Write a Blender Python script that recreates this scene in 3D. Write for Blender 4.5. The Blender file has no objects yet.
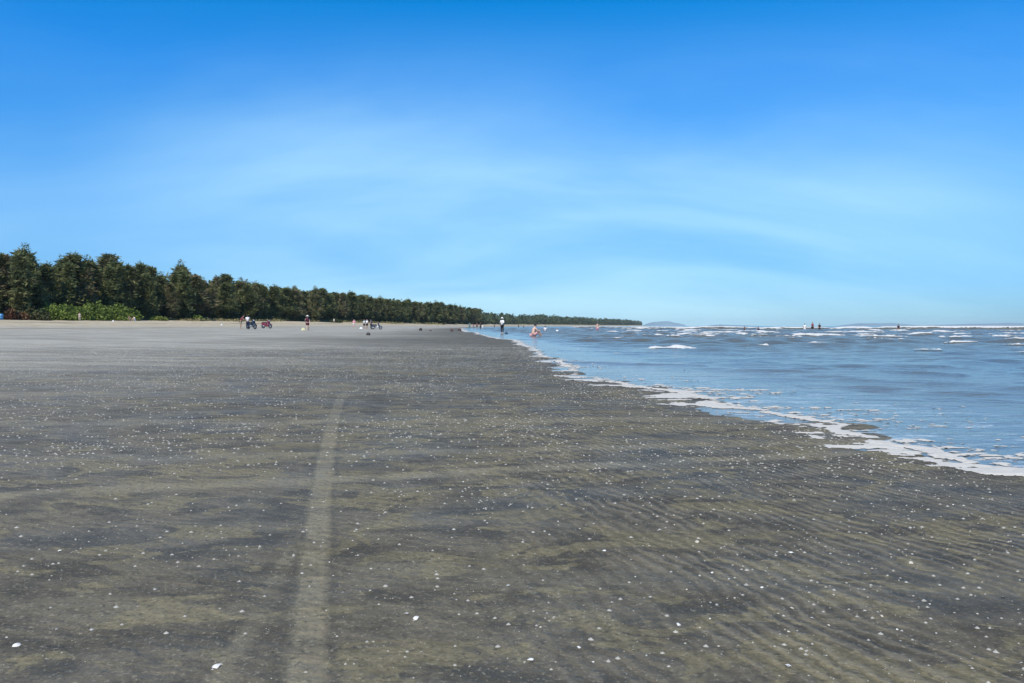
import bpy, bmesh, math, random
import numpy as np
from mathutils import Vector, Matrix

# ------------------------------------------------------------------ camera, sky, sun, exposure
S = bpy.context.scene
C = S.collection
R = math.radians
FPX = 740.0                      # focal length in pixels (26 mm on 36 mm, 1024 px wide)
CAM_H = 0.75

cam_d = bpy.data.cameras.new('camera')
cam = bpy.data.objects.new('camera', cam_d); C.objects.link(cam)
cam_d.lens = 26.0; cam_d.sensor_width = 36.0
cam_d.clip_start = 0.05; cam_d.clip_end = 40000
cam.location = (0, 0, CAM_H)
cam.rotation_euler = (R(90 - 1.2), 0, 0)
S.camera = cam

SUN_EL = 52.0
SUN_AZ = 200.0                   # clockwise from the view direction (+Y): behind, to the left
world = bpy.data.worlds.new('World'); S.world = world
world.use_nodes = True
wn, wl = world.node_tree.nodes, world.node_tree.links
wn.clear()
def wnode(t, **k):
    n = wn.new(t)
    for a, b in k.items(): setattr(n, a, b)
    return n
sky = wnode('ShaderNodeTexSky', sky_type='NISHITA', sun_disc=False)
sky.sun_elevation = R(SUN_EL); sky.sun_rotation = R(SUN_AZ)
sky.air_density = 1.0; sky.dust_density = 0.3; sky.ozone_density = 4.0; sky.altitude = 0
hs = wnode('ShaderNodeHueSaturation')
hs.inputs['Hue'].default_value = 0.500; hs.inputs['Saturation'].default_value = 1.32; hs.inputs['Value'].default_value = 1.0
wl.new(sky.outputs[0], hs.inputs['Color'])
tc = wnode('ShaderNodeTexCoord')
sep = wnode('ShaderNodeSeparateXYZ'); wl.new(tc.outputs['Generated'], sep.inputs[0])
# air gets deeper blue with height above the horizon
er = wnode('ShaderNodeValToRGB')
er.color_ramp.interpolation = 'B_SPLINE'
els = er.color_ramp.elements
els[0].position = 0.0; els[0].color = (0.17, 0.365, 0.70, 1)
els[1].position = 0.75; els[1].color = (0.06, 0.66, 0.85, 1)
e = els.new(0.10); e.color = (0.22, 0.44, 0.72, 1)
e = els.new(0.22); e.color = (0.22, 0.68, 0.90, 1)
e = els.new(0.32); e.color = (0.01, 0.72, 1.0, 1)
e = els.new(0.42); e.color = (0.00, 0.90, 1.18, 1)
e = els.new(0.52); e.color = (0.0, 0.80, 1.05, 1)
wl.new(sep.outputs['Z'], er.inputs[0])
mul = wnode('ShaderNodeMix', data_type='RGBA', blend_type='MULTIPLY')
mul.inputs['Factor'].default_value = 1.0
wl.new(hs.outputs[0], mul.inputs[6]); wl.new(er.outputs[0], mul.inputs[7])
# thin cirrus sheet: noise on a plane high overhead
zc = wnode('ShaderNodeMath', operation='MAXIMUM'); zc.inputs[1].default_value = 0.02
wl.new(sep.outputs['Z'], zc.inputs[0])
za = wnode('ShaderNodeMath', operation='ADD'); za.inputs[1].default_value = 0.30
wl.new(zc.outputs[0], za.inputs[0])
dx_ = wnode('ShaderNodeMath', operation='DIVIDE'); wl.new(sep.outputs['X'], dx_.inputs[0]); wl.new(za.outputs[0], dx_.inputs[1])
dy_ = wnode('ShaderNodeMath', operation='DIVIDE'); wl.new(sep.outputs['Y'], dy_.inputs[0]); wl.new(za.outputs[0], dy_.inputs[1])
cmb = wnode('ShaderNodeCombineXYZ'); wl.new(dx_.outputs[0], cmb.inputs[0]); wl.new(dy_.outputs[0], cmb.inputs[1])
mp = wnode('ShaderNodeMapping'); mp.inputs['Rotation'].default_value = (0, 0, R(-28)); mp.inputs['Scale'].default_value = (0.75, 1.9, 1)
mp.inputs['Location'].default_value = (3.3, 1.9, 0)
wl.new(cmb.outputs[0], mp.inputs[0])
n1 = wnode('ShaderNodeTexNoise'); n1.inputs['Scale'].default_value = 0.8; n1.inputs['Detail'].default_value = 5; n1.inputs['Roughness'].default_value = 0.52; n1.inputs['Distortion'].default_value = 0.4
wl.new(mp.outputs[0], n1.inputs['Vector'])
cr = wnode('ShaderNodeMapRange', interpolation_type='SMOOTHSTEP')
cr.inputs['From Min'].default_value = 0.08; cr.inputs['From Max'].default_value = 0.86
cr.inputs['To Min'].default_value = 0.0; cr.inputs['To Max'].default_value = 0.85
wl.new(n1.outputs['Fac'], cr.inputs['Value'])
# the cloud sheet's bulk hangs ahead and a little to the right
bul = wnode('ShaderNodeVectorMath', operation='DOT_PRODUCT'); bul.inputs[1].default_value = Vector((0.08, 0.97, 0.17)).normalized()
wl.new(tc.outputs['Generated'], bul.inputs[0])
bm_ = wnode('ShaderNodeMapRange', interpolation_type='SMOOTHSTEP')
bm_.inputs['From Min'].default_value = 0.80; bm_.inputs['From Max'].default_value = 0.99
bm_.inputs['To Min'].default_value = 0.35; bm_.inputs['To Max'].default_value = 1.0
wl.new(bul.outputs['Value'], bm_.inputs['Value'])
hm_ = wnode('ShaderNodeMapRange', interpolation_type='SMOOTHSTEP')          # the sheet thins out overhead
hm_.inputs['From Min'].default_value = 0.13; hm_.inputs['From Max'].default_value = 0.41
hm_.inputs['To Min'].default_value = 1.0; hm_.inputs['To Max'].default_value = 0.0
wl.new(sep.outputs['Z'], hm_.inputs['Value'])
cf0 = wnode('ShaderNodeMath', operation='MULTIPLY'); wl.new(bm_.outputs[0], cf0.inputs[0]); wl.new(hm_.outputs[0], cf0.inputs[1])
cf = wnode('ShaderNodeMath', operation='MULTIPLY'); wl.new(cr.outputs[0], cf.inputs[0]); wl.new(cf0.outputs[0], cf.inputs[1])
cm = wnode('ShaderNodeMix', data_type='RGBA'); cm.inputs[7].default_value = (3.3, 5.2, 6.0, 1)
wl.new(cf.outputs[0], cm.inputs['Factor']); wl.new(mul.outputs[2], cm.inputs[6])
bg = wnode('ShaderNodeBackground'); bg.inputs['Strength'].default_value = 0.145
wl.new(cm.outputs[2], bg.inputs['Color'])
wo = wnode('ShaderNodeOutputWorld'); wl.new(bg.outputs[0], wo.inputs['Surface'])

sd = bpy.data.lights.new('sun', 'SUN'); sd.energy = 4.0; sd.angle = R(0.5); sd.color = (1.0, 0.93, 0.81)
sun = bpy.data.objects.new('sun', sd); C.objects.link(sun)
sdir = Vector((math.sin(R(SUN_AZ)) * math.cos(R(SUN_EL)), math.cos(R(SUN_AZ)) * math.cos(R(SUN_EL)), math.sin(R(SUN_EL))))
sun.rotation_euler = sdir.to_track_quat('Z', 'Y').to_euler()
sun.location = sdir * 60

S.view_settings.view_transform = 'Standard'; S.view_settings.look = 'None'
S.view_settings.exposure = 0.40; S.view_settings.gamma = 1.0; S.view_settings.use_curve_mapping = False
S.cycles.max_bounces = 6; S.cycles.volume_bounces = 0; S.cycles.transparent_max_bounces = 6

# ------------------------------------------------------------------ helpers
rng = np.random.default_rng(7)
rnd = random.Random(11)

def vnoise(x, y, seed=0):
    xi = np.floor(x).astype(np.int64); yi = np.floor(y).astype(np.int64)
    fx = x - xi; fy = y - yi
    fx = fx * fx * (3 - 2 * fx); fy = fy * fy * (3 - 2 * fy)
    def h(a, b):
        n = (a * 374761393 + b * 668265263 + seed * 974634721) & 0xffffffff
        n = ((n ^ (n >> 13)) * 1274126177) & 0xffffffff
        n = (n ^ (n >> 16)) & 0xffffff
        return n / 16777215.0
    return (h(xi, yi) * (1 - fx) + h(xi + 1, yi) * fx) * (1 - fy) + (h(xi, yi + 1) * (1 - fx) + h(xi + 1, yi + 1) * fx) * fy
def fbm(x, y, seed=0, o=4, g=0.5):
    a, t, s = 1.0, 0.0, 0.0
    for k in range(o):
        s = s + a * vnoise(x * 2 ** k + 17.3 * k, y * 2 ** k + 9.1 * k, seed + k); t += a; a *= g
    return s / t
def sst(a, b, x):
    t = np.clip((x - a) / (b - a), 0, 1); return t * t * (3 - 2 * t)

def mesh_np(name, v, f, smooth=True, attrs=None, mids=None):
    me = bpy.data.meshes.new(name)
    v = np.asarray(v, np.float32); f = np.asarray(f, np.int32)
    n, k = f.shape
    me.vertices.add(len(v)); me.vertices.foreach_set('co', v.ravel())
    me.loops.add(n * k); me.loops.foreach_set('vertex_index', f.ravel())
    me.polygons.add(n); me.polygons.foreach_set('loop_start', np.arange(0, n * k, k, dtype=np.int32))
    me.polygons.foreach_set('use_smooth', np.full(n, smooth))
    if mids is not None: me.polygons.foreach_set('material_index', np.asarray(mids, np.int32))
    me.update(calc_edges=True)
    if attrs:
        for a, d in attrs.items():
            at = me.attributes.new(a, 'FLOAT', 'POINT'); at.data.foreach_set('value', np.asarray(d, np.float32).ravel())
    return me
def link(name, me, mat=None, parent=None):
    o = bpy.data.objects.new(name, me); C.objects.link(o)
    if mat is not None:
        for m in (mat if isinstance(mat, (list, tuple)) else [mat]): me.materials.append(m)
    if parent is not None: o.parent = parent
    return o
def tag(o, label=None, cat=None, group=None, kind=None):
    if label: o['label'] = label
    if cat: o['category'] = cat
    if group: o['group'] = group
    if kind: o['kind'] = kind
    return o
def empty(name, loc, rz=0.0):
    o = bpy.data.objects.new(name, None); C.objects.link(o)
    o.location = loc; o.rotation_euler = (0, 0, rz); o.empty_display_size = 0.2
    return o
def copy_tree(o, parent=None):
    c = o.copy(); C.objects.link(c)
    if parent is not None: c.parent = parent
    for ch in list(o.children): copy_tree(ch, c)
    return c

class NT:
    """small node-tree writer"""
    def __init__(s, name):
        s.m = bpy.data.materials.new(name); s.m.use_nodes = True
        s.n = s.m.node_tree.nodes; s.l = s.m.node_tree.links; s.n.clear()
        s.out = s.n.new('ShaderNodeOutputMaterial'); s.tc = s.n.new('ShaderNodeTexCoord')
    def add(s, t, ins=None, **k):
        n = s.n.new(t)
        for a, b in k.items(): setattr(n, a, b)
        if ins:
            for a, b in ins.items():
                if isinstance(b, bpy.types.NodeSocket): s.l.new(b, n.inputs[a])
                else: n.inputs[a].default_value = b
        return n
    def math(s, op, a, b=None, clamp=False):
        n = s.n.new('ShaderNodeMath'); n.operation = op; n.use_clamp = clamp
        for i, q in enumerate((a, b)):
            if q is None: continue
            if isinstance(q, bpy.types.NodeSocket): s.l.new(q, n.inputs[i])
            else: n.inputs[i].default_value = q
        return n.outputs[0]
    def step(s, v, a, b, lo=0.0, hi=1.0):
        n = s.add('ShaderNodeMapRange', {'Value': v, 'From Min': a, 'From Max': b, 'To Min': lo, 'To Max': hi}, interpolation_type='SMOOTHSTEP')
        return n.outputs[0]
    def mix(s, f, a, b, bt='MIX'):
        n = s.n.new('ShaderNodeMix'); n.data_type = 'RGBA'; n.blend_type = bt
        for i, q in ((0, f), (6, a), (7, b)):
            if isinstance(q, bpy.types.NodeSocket): s.l.new(q, n.inputs[i])
            elif i == 0: n.inputs[0].default_value = q
            else: n.inputs[i].default_value = (*q, 1)
        return n.outputs[2]
    def noise(s, vec, scale, detail=4, rough=0.5, dist=0.0):
        return s.add('ShaderNodeTexNoise', {'Vector': vec, 'Scale': scale, 'Detail': detail, 'Roughness': rough, 'Distortion': dist}).outputs['Fac']
    def mapping(s, vec, scale=(1, 1, 1), rot=(0, 0, 0), loc=(0, 0, 0)):
        return s.add('ShaderNodeMapping', {'Vector': vec, 'Scale': scale, 'Rotation': rot, 'Location': loc}).outputs[0]
    def attr(s, name):
        return s.add('ShaderNodeAttribute', attribute_name=name).outputs['Fac']
    def bsdf(s, **k):
        b = s.add('ShaderNodeBsdfPrincipled')
        for a, q in k.items():
            a = a.replace('_', ' ')
            if isinstance(q, bpy.types.NodeSocket): s.l.new(q, b.inputs[a])
            else: b.inputs[a].default_value = q if not (isinstance(q, tuple) and len(q) == 3 and a != 'Normal') else (*q, 1)
        s.l.new(b.outputs[0], s.out.inputs['Surface'])
        return b

MATS = {}
def simple(name, col, rough=0.6, var=0.15, scale=12, metal=0.0, spec=0.4):
    """procedural: colour with a little noise in it"""
    if name in MATS: return MATS[name]
    t = NT(name)
    n = t.noise(t.tc.outputs['Object'], scale, 4)
    d = tuple(c * (1 - var) for c in col); l = tuple(min(1, c * (1 + var)) for c in col)
    t.bsdf(Base_Color=t.mix(n, d, l), Roughness=rough, Metallic=metal, Specular_IOR_Level=spec)
    MATS[name] = t.m
    return t.m

# ------------------------------------------------------------------ lie of the land
SH = np.array([(-60, 4.2), (-5, 3.1), (3.0, 2.75), (3.85, 2.68), (5, 2.55), (6.8, 2.22), (8.7, 1.6), (9.9, 1.22), (14.2, .95), (23, .80), (40, -.15), (69, -3.0), (111, -7.2),
               (200, -14), (400, -19), (620, -12), (900, 22), (1200, 100), (1800, 250), (2500, 455), (2750, 520), (2850, -200), (3200, -4000), (20000, -9000)])
TL = np.array([(-60, -92), (60, -84), (115, -80), (247, -71), (336, -53), (617, -29), (900, -2), (1200, 76), (1800, 220), (2500, 425), (2750, 485), (2850, -270), (3200, -4080), (20000, -9080)])
ZT = np.array([(-60, 1.7), (115, 1.85), (180, 2.2), (247, 2.4), (336, 2.1), (617, 2.4), (1200, 3.0), (2750, 3.6), (20000, 3.6)])
def shore_x(y): return np.interp(y, SH[:, 0], SH[:, 1])
def tree_x(y): return np.interp(y, TL[:, 0], TL[:, 1])
def swash(x, y):
    k = sst(60, 10, y)
    return k * (0.95 * (fbm(x * 0.75, y * 0.95 + 0.25 * x, 31, 3) - .5) + .30 * (fbm(x * 2.0, y * 3.2, 37, 3) - .5)) + (1 - k) * 2.0 * (fbm(x * .2, y * .15, 5, 3) - .5)
def beach_t(x, y):
    xs = shore_x(y); return (xs - x) / (xs - tree_x(y))
def ground(x, y):
    x = np.asarray(x, float); y = np.asarray(y, float)
    xs = shore_x(y); xt = tree_x(y); zt = np.interp(y, ZT[:, 0], ZT[:, 1])
    dx = xs - x + swash(x, y); t = dx / (xs - xt)
    tp = np.clip(t, 0, 1)
    z = zt * (0.35 * tp + 0.65 * tp ** 1.6)
    z = np.where(t < 0, np.maximum(dx * 0.012, -1.6), z)
    dry = sst(.36, .60, t)
    z = z + dry * 0.22 * (fbm(x * .12, y * .12, 3, 4) - .5)
    z = z + np.where(t > 1, np.clip((t - 1) * 1.2, 0, 0.9), 0)
    z = z + sst(60, 15, np.hypot(x, y)) * 0.014 * (fbm(x * 1.1, y * 2.0, 9, 4) - .5)
    return z
def at(px, D):
    """world x of an image column at depth D"""
    return (px - 512.0) / FPX * D

# ------------------------------------------------------------------ sand: one sheet to the horizon
ux = np.linspace(math.asinh(-9000 / 1.5), math.asinh(9000 / 1.5), 900)
uy = np.linspace(math.asinh(-42 / 1.5), math.asinh(9000 / 1.5), 660)
gx = 1.5 * np.sinh(ux); gy = 2.2 + 1.5 * np.sinh(uy)
GX, GY = np.meshgrid(gx, gy)
GZ = ground(GX, GY)
T = beach_t(GX, GY)
edge = T + 0.07 * (fbm(GX * .06, GY * .03, 21, 4) - .5)
dry = sst(.30, .62, edge)
wrack = np.exp(-((T - .70 + .10 * (fbm(GX * .02, GY * .02, 27, 3) - .5)) / .030) ** 2) * sst(.35, .55, fbm(GX * .25, GY * .12, 28, 4)) + .6 * np.exp(-((T - .42) / .02) ** 2) * sst(.40, .6, fbm(GX * .2, GY * .1, 29, 4))
dry_sheen = sst(.005, .19, T + .10 * (fbm(GX * .10, GY * .22, 25, 4) - .5))  # mask up the beach: drier sand plus sheen at grazing view
nx, ny = len(gx), len(gy)
idx = np.arange(nx * ny).reshape(ny, nx)
quads = np.stack([idx[:-1, :-1], idx[:-1, 1:], idx[1:, 1:], idx[1:, :-1]], -1).reshape(-1, 4)

def sand_material():
    t = NT('beach_sand')
    P = t.tc.outputs['Object']
    sp = t.add('ShaderNodeSeparateXYZ', {0: P}); X, Y = sp.outputs[0], sp.outputs[1]
    dryA = t.attr('dry')
    # algae film: olive blotches, a little longer across than along
    pm = t.mapping(P, (1.0, 1.75, 1), (0, 0, R(-8)))
    film_n = t.noise(pm, 2.9, 7, 0.60, 0.9)
    film_big = t.noise(t.mapping(P, (.55, 1.0, 1), (0, 0, R(6)), (4, 2, 0)), 0.42, 3, 0.5, 0.3)
    film = t.step(t.math('ADD', t.math('ADD', film_n, t.math('MULTIPLY', t.math('SUBTRACT', film_big, 0.5), 0.45)), t.math('MULTIPLY', t.math('SUBTRACT', t.noise(P, 14, 5, .65), .5), .16)), 0.540, 0.566)
    blot = t.noise(t.mapping(P, (1, 1.6, 1), (0, 0, 0.2), (9, 3, 0)), 4.2, 5, 0.6, 0.3)
    fine = t.noise(P, 55, 4, 0.65)
    grain = t.noise(P, 420, 2, 0.7)
    dark = t.mix(t.step(blot, .38, .60), (0.040, 0.034, 0.022), (0.106, 0.090, 0.058))
    olive = t.mix(t.step(fine, .3, .7), (0.115, 0.097, 0.050), (0.190, 0.163, 0.088))
    col = t.mix(t.math('MULTIPLY', film, 0.80), dark, olive)
    # faint long streaks left by the ebb
    streak = t.noise(t.mapping(P, (.30, 3.4, 1), (0, 0, R(10)), (0, 5, 0)), 1.1, 5, 0.6, 0.5)
    col = t.mix(t.step(streak, .54, .66, 0, .28), col, (0.185, 0.165, 0.105))
    # tyre tracks: |distance to a line| with a wobble
    def line(a, b, c, w, soft, wob=0.03):
        nrm = math.hypot(a, b)
        d = t.math('ADD', t.math('ADD', t.math('MULTIPLY', X, a / nrm), t.math('MULTIPLY', Y, b / nrm)), c / nrm)
        d = t.math('ADD', d, t.math('MULTIPLY', t.math('SUBTRACT', t.noise(P, 2.5, 2), .5), wob))
        return t.step(t.math('ABSOLUTE', d), w + soft, w - soft)
    brk = t.noise(P, 5.0, 4, .6)
    cx = t.math('ADD', t.math('ADD', X, t.math('MULTIPLY', Y, .263)), t.math('SUBTRACT', .044, t.math('MULTIPLY', t.math('MULTIPLY', Y, Y), .005)))
    cx = t.math('ABSOLUTE', t.math('ADD', cx, t.math('MULTIPLY', t.math('SUBTRACT', t.noise(P, 6, 3), .5), .035)))
    tr1 = t.math('MULTIPLY', t.math('MULTIPLY', t.step(cx, .058, .026), t.step(Y, 11, 4.5, 0, 1)), t.step(brk, .32, .58, .30, .90))
    rut = t.math('MULTIPLY', t.math('MULTIPLY', t.step(cx, .050, .058), t.step(cx, .085, .064)), t.step(Y, 8, 3.5, 0, 1))
    tr2 = t.math('MULTIPLY', t.math('MULTIPLY', line(1, .139, .385, .024, .016), t.step(Y, 2.75, 2.3)), t.step(brk, .32, .62, .05, .65))
    tr2 = t.math('MULTIPLY', tr2, t.step(X, -.15, -.3))
    tr3 = t.math('MULTIPLY', line(.31, -1, 3.72, .075, .04, .12), t.step(brk, .32, .62, .3, .9))
    tr4 = t.math('MULTIPLY', line(.20, -1, 4.35, .085, .045, .16), t.step(brk, .36, .66, .3, .85))
    tr5 = t.math('MULTIPLY', line(.12, -1, 5.7, .15, .09, .25), t.step(brk, .30, .62, .2, .75))
    tr6 = t.math('MULTIPLY', line(1, .30, 3.6, .06, .03, .1), t.step(brk, .36, .66, .0, .5))
    tra = t.math('MAXIMUM', t.math('MAXIMUM', tr1, tr2), t.math('MAXIMUM', t.math('MAXIMUM', tr3, tr4), t.math('MAXIMUM', tr5, tr6)))
    col = t.mix(t.math('MULTIPLY', rut, .35), col, (.045, .04, .028))
    col = t.mix(t.math('MULTIPLY', tra, .80), col, t.mix(fine, (0.160, 0.137, 0.080), (0.270, 0.235, 0.150)))
    col = t.mix(t.math('MULTIPLY', t.attr('dry_sheen'), .92), col, t.mix(t.step(t.noise(t.mapping(P, (.35, 1.5, 1)), .9, 6, .65), .36, .64), (0.25, 0.23, 0.18), (0.46, 0.43, 0.345)))  # paler colour for drier sand, with the grazing sheen painted in
    # crushed shell grit
    vor = t.add('ShaderNodeTexVoronoi', {'Vector': t.add('ShaderNodeVectorMath', {0: P, 1: t.add('ShaderNodeTexNoise', {'Vector': P, 'Scale': 30}).outputs['Color']}, operation='ADD').outputs[0], 'Scale': 46.0, 'Randomness': 1.0})
    gate = t.step(t.add('ShaderNodeSeparateColor', {0: vor.outputs['Color']}).outputs[0], .80, .84)
    grit = t.math('MULTIPLY', t.step(vor.outputs['Distance'], .17, .10), gate)
    grit = t.math('MULTIPLY', grit, t.step(blot, .25, .6, .2, 1))
    col = t.mix(t.math('MULTIPLY', grit, .62), col, (0.50, 0.46, 0.38))
    crumb = t.noise(P, 95, 3, .6)                          # coarse grains and broken shell, pale and dark
    col = t.mix(t.step(crumb, .55, .70, 0, .55), col, (0.30, 0.27, 0.20))
    col = t.mix(t.step(t.noise(t.mapping(P, (1, 1, 1), (0, 0, 0), (3, 8, 1)), 62, 3, .6), .54, .68, 0, .60), col, (0.030, 0.027, 0.020))
    col = t.mix(t.step(grain, .35, .75, 0, .35), col, (0.22, 0.195, 0.14))
    # dry berm
    dn = t.noise(P, .8, 6, .6)
    dcol = t.mix(t.step(dn, .35, .65), (0.31, 0.265, 0.185), (0.45, 0.395, 0.295))
    litter = t.step(t.noise(P, .35, 8, .72), .58, .68)
    dcol = t.mix(t.math('MULTIPLY', litter, .5), dcol, (0.20, 0.175, 0.11))
    col = t.mix(dryA, col, dcol)
    col = t.mix(t.math('MULTIPLY', t.attr('wrack'), .75), col, (.10, .085, .055))
    # wet sheen, patchy; damp everywhere below the berm
    wet = t.noise(t.mapping(P, (1, 1.3, 1), (0, 0, 0), (2, 7, 0)), 1.2, 4, .55, .4)
    rough = t.step(wet, .36, .60, .52, .70)
    rough = t.math('ADD', rough, t.math('MULTIPLY', film, .08))
    rough = t.math('MAXIMUM', rough, t.math('MULTIPLY', dryA, .9))
    spec = t.math('MULTIPLY', t.math('SUBTRACT', 1, dryA), .17)
    # ripple marks: crests run along the shore; a second set crosses them further left
    warp = t.add('ShaderNodeVectorMath', {0: P, 1: t.add('ShaderNodeVectorMath', {0: t.add('ShaderNodeTexNoise', {'Vector': P, 'Scale': 1.7, 'Detail': 4, 'Roughness': .6}).outputs['Color'], 'Scale': 0.24}, operation='SCALE').outputs[0]}, operation='ADD').outputs[0]
    def ripples(ang, wl_, dist):
        w = t.add('ShaderNodeTexWave', {'Vector': t.mapping(warp, (1, 1, 1), (0, 0, R(ang))), 'Scale': (2 * math.pi) / (20.0 * wl_), 'Distortion': dist, 'Detail': 3, 'Detail Scale': 2.2, 'Detail Roughness': .6}, wave_type='BANDS', bands_direction='X', wave_profile='SIN')
        return w.outputs['Fac']
    rA = ripples(-20, .058, 3.6); rB = ripples(-66, .055, 4.0)
    side = t.step(t.math('ADD', X, t.math('MULTIPLY', t.math('SUBTRACT', film_big, .5), 2.2)), -.5, .7)
    rp = t.math('ADD', t.math('MULTIPLY', rA, side), t.math('MULTIPLY', t.math('ADD', .28, t.math('MULTIPLY', rB, .40)), t.math('SUBTRACT', 1, side)))
    rp = t.math('MULTIPLY', rp, t.step(t.noise(P, 1.9, 5, .6), .36, .60, .22, 1))
    hgt = t.math('MULTIPLY', rp, .0055)
    hgt = t.math('MULTIPLY', hgt, t.math('SUBTRACT', 1, t.math('MULTIPLY', tra, .75)))
    tread = t.add('ShaderNodeTexWave', {'Vector': P, 'Scale': 6.5, 'Distortion': 1.0, 'Detail': 1}, wave_type='BANDS', bands_direction='Y').outputs['Fac']
    hgt = t.math('SUBTRACT', hgt, t.math('MULTIPLY', tr1, t.math('ADD', .006, t.math('MULTIPLY', tread, .0015))))
    hgt = t.math('ADD', hgt, t.math('MULTIPLY', fine, .0035))
    hgt = t.math('ADD', hgt, t.math('MULTIPLY', grain, .0010))
    hgt = t.math('ADD', hgt, t.math('ADD', t.math('MULTIPLY', t.noise(P, 9, 4, .6), .008), t.math('MULTIPLY', t.noise(P, 27, 3, .6), .007)))
    hgt = t.math('ADD', hgt, t.math('MULTIPLY', t.math('MULTIPLY', dn, dryA), .12))
    bump = t.add('ShaderNodeBump', {'Height': hgt, 'Strength': 1.0, 'Distance': 1.0})
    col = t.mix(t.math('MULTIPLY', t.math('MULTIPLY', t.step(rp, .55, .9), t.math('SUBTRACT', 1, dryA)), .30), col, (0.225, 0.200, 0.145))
    col = t.mix(t.math('MULTIPLY', t.step(rp, .30, .06), t.math('MULTIPLY', t.math('SUBTRACT', 1, t.attr('dry_sheen')), .30)), col, (.036, .031, .020))
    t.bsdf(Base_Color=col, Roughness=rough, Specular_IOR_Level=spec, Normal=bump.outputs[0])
    return t.m
sand = link('sand_beach', mesh_np('sand_beach', np.stack([GX, GY, GZ], -1).reshape(-1, 3), quads, True, {'dry': dry, 'dry_sheen': dry_sheen, 'wrack': wrack}), sand_material())
tag(sand, 'wide flat dark grey sand beach with ripple marks and tyre tracks', 'beach', kind='structure')

# ------------------------------------------------------------------ sea
# breaking crests: (image column, depth, half length m, height m, foam 0..1)
caps = [(955, 128, 19, .66, 1.0), (1035, 122, 16, .62, 1.0), (905, 140, 8, .6, .95), (855, 134, 5.5, .60, .95), (800, 146, 9, .52, .9), (770, 130, 3, .46, .8), (735, 150, 8, .5, .85),
        (700, 150, 7, .5, .9), (672, 170, 7, .5, .85), (645, 200, 9, .5, .8), (612, 215, 8, .5, .75), (585, 260, 10, .5, .7),
        (985, 160, 20, .7, .9), (1080, 140, 18, .7, .9), (1180, 120, 18, .6, .9),
        (718, 66, 2.4, .26, .9), (741, 60, 1.0, .22, .55), (766, 72, 1.5, .25, .8), (816, 52, 1.7, .25, .95), (833, 68, 1.1, .24, .75), (690, 82, 2.2, .26, .7), (664, 92, 1.8, .26, .65),
        (637, 88, 1.1, .22, .6), (868, 58, 1.9, .2, .45), (923, 53, 1.1, .26, .95), (905, 58, 1.2, .2, .6), (890, 48, 1.6, .2, .45), (975, 57, 2.4, .24, .65), (962, 47, 1.6, .20, .4), (1024, 34, .8, .2, .8),
        (742, 78, 1.4, .25, .6), (690, 110, 2.6, .3, .75), (722, 105, 1.4, .3, .7), (783, 100, 2.6, .3, .5), (942, 84, 1.4, .3, .9), (899, 100, 1.6, .32, .85), (876, 98, 1.3, .3, .8), (908, 118, 1.6, .3, .6),
        (775, 42, 1.3, .13, .35), (793, 41, 1.5, .12, .4), (608, 105, 1.6, .22, .5), (628, 130, 1.8, .25, .6), (590, 150, 2.2, .25, .5), (1060, 60, 2.5, .25, .6), (1120, 75, 3, .3, .8),
        (1010, 90, 3, .3, .5), (825, 90, 2.2, .3, .4), (655, 130, 2.4, .3, .7), (680, 128, 2.0, .3, .6), (560, 180, 3, .25, .4), (640, 150, 3, .3, .6), (715, 135, 3, .35, .7)]
bores = [((560, 22.5), (660, 20.5), (790, 18.2)), ((700, 24.5), (800, 19.0), (900, 14.8), (1024, 11.6), (1200, 9.3)), ((840, 10.4), (930, 9.6), (1040, 9.2)),
         ((600, 31), (720, 28), (860, 25), (1030, 23)), ((560, 15.0), (640, 14.4), (700, 14.0)), ((760, 15.5), (850, 12.8), (960, 11.2)), ((520, 40), (620, 37), (760, 34), (900, 32), (1040, 30))]
caps += [(672, 24, .9, .07, .75), (965, 31, .9, .12, .7), (1012, 27, .8, .10, .7), (890, 33, 1.0, .12, .6), (820, 29, .9, .08, .55), (930, 22, .7, .06, .55), (760, 27, .8, .07, .5), (1040, 20, .9, .07, .6)]
cr_ = random.Random(3)
for _ in range(130):
    D_ = 38 * math.exp(cr_.random() * math.log(115 / 38)); caps.append((cr_.uniform(600, 1180), D_, cr_.uniform(.6, 2.2) * (D_ / 60) ** .5, cr_.uniform(.10, .22), cr_.uniform(.3, .78)))
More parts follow.
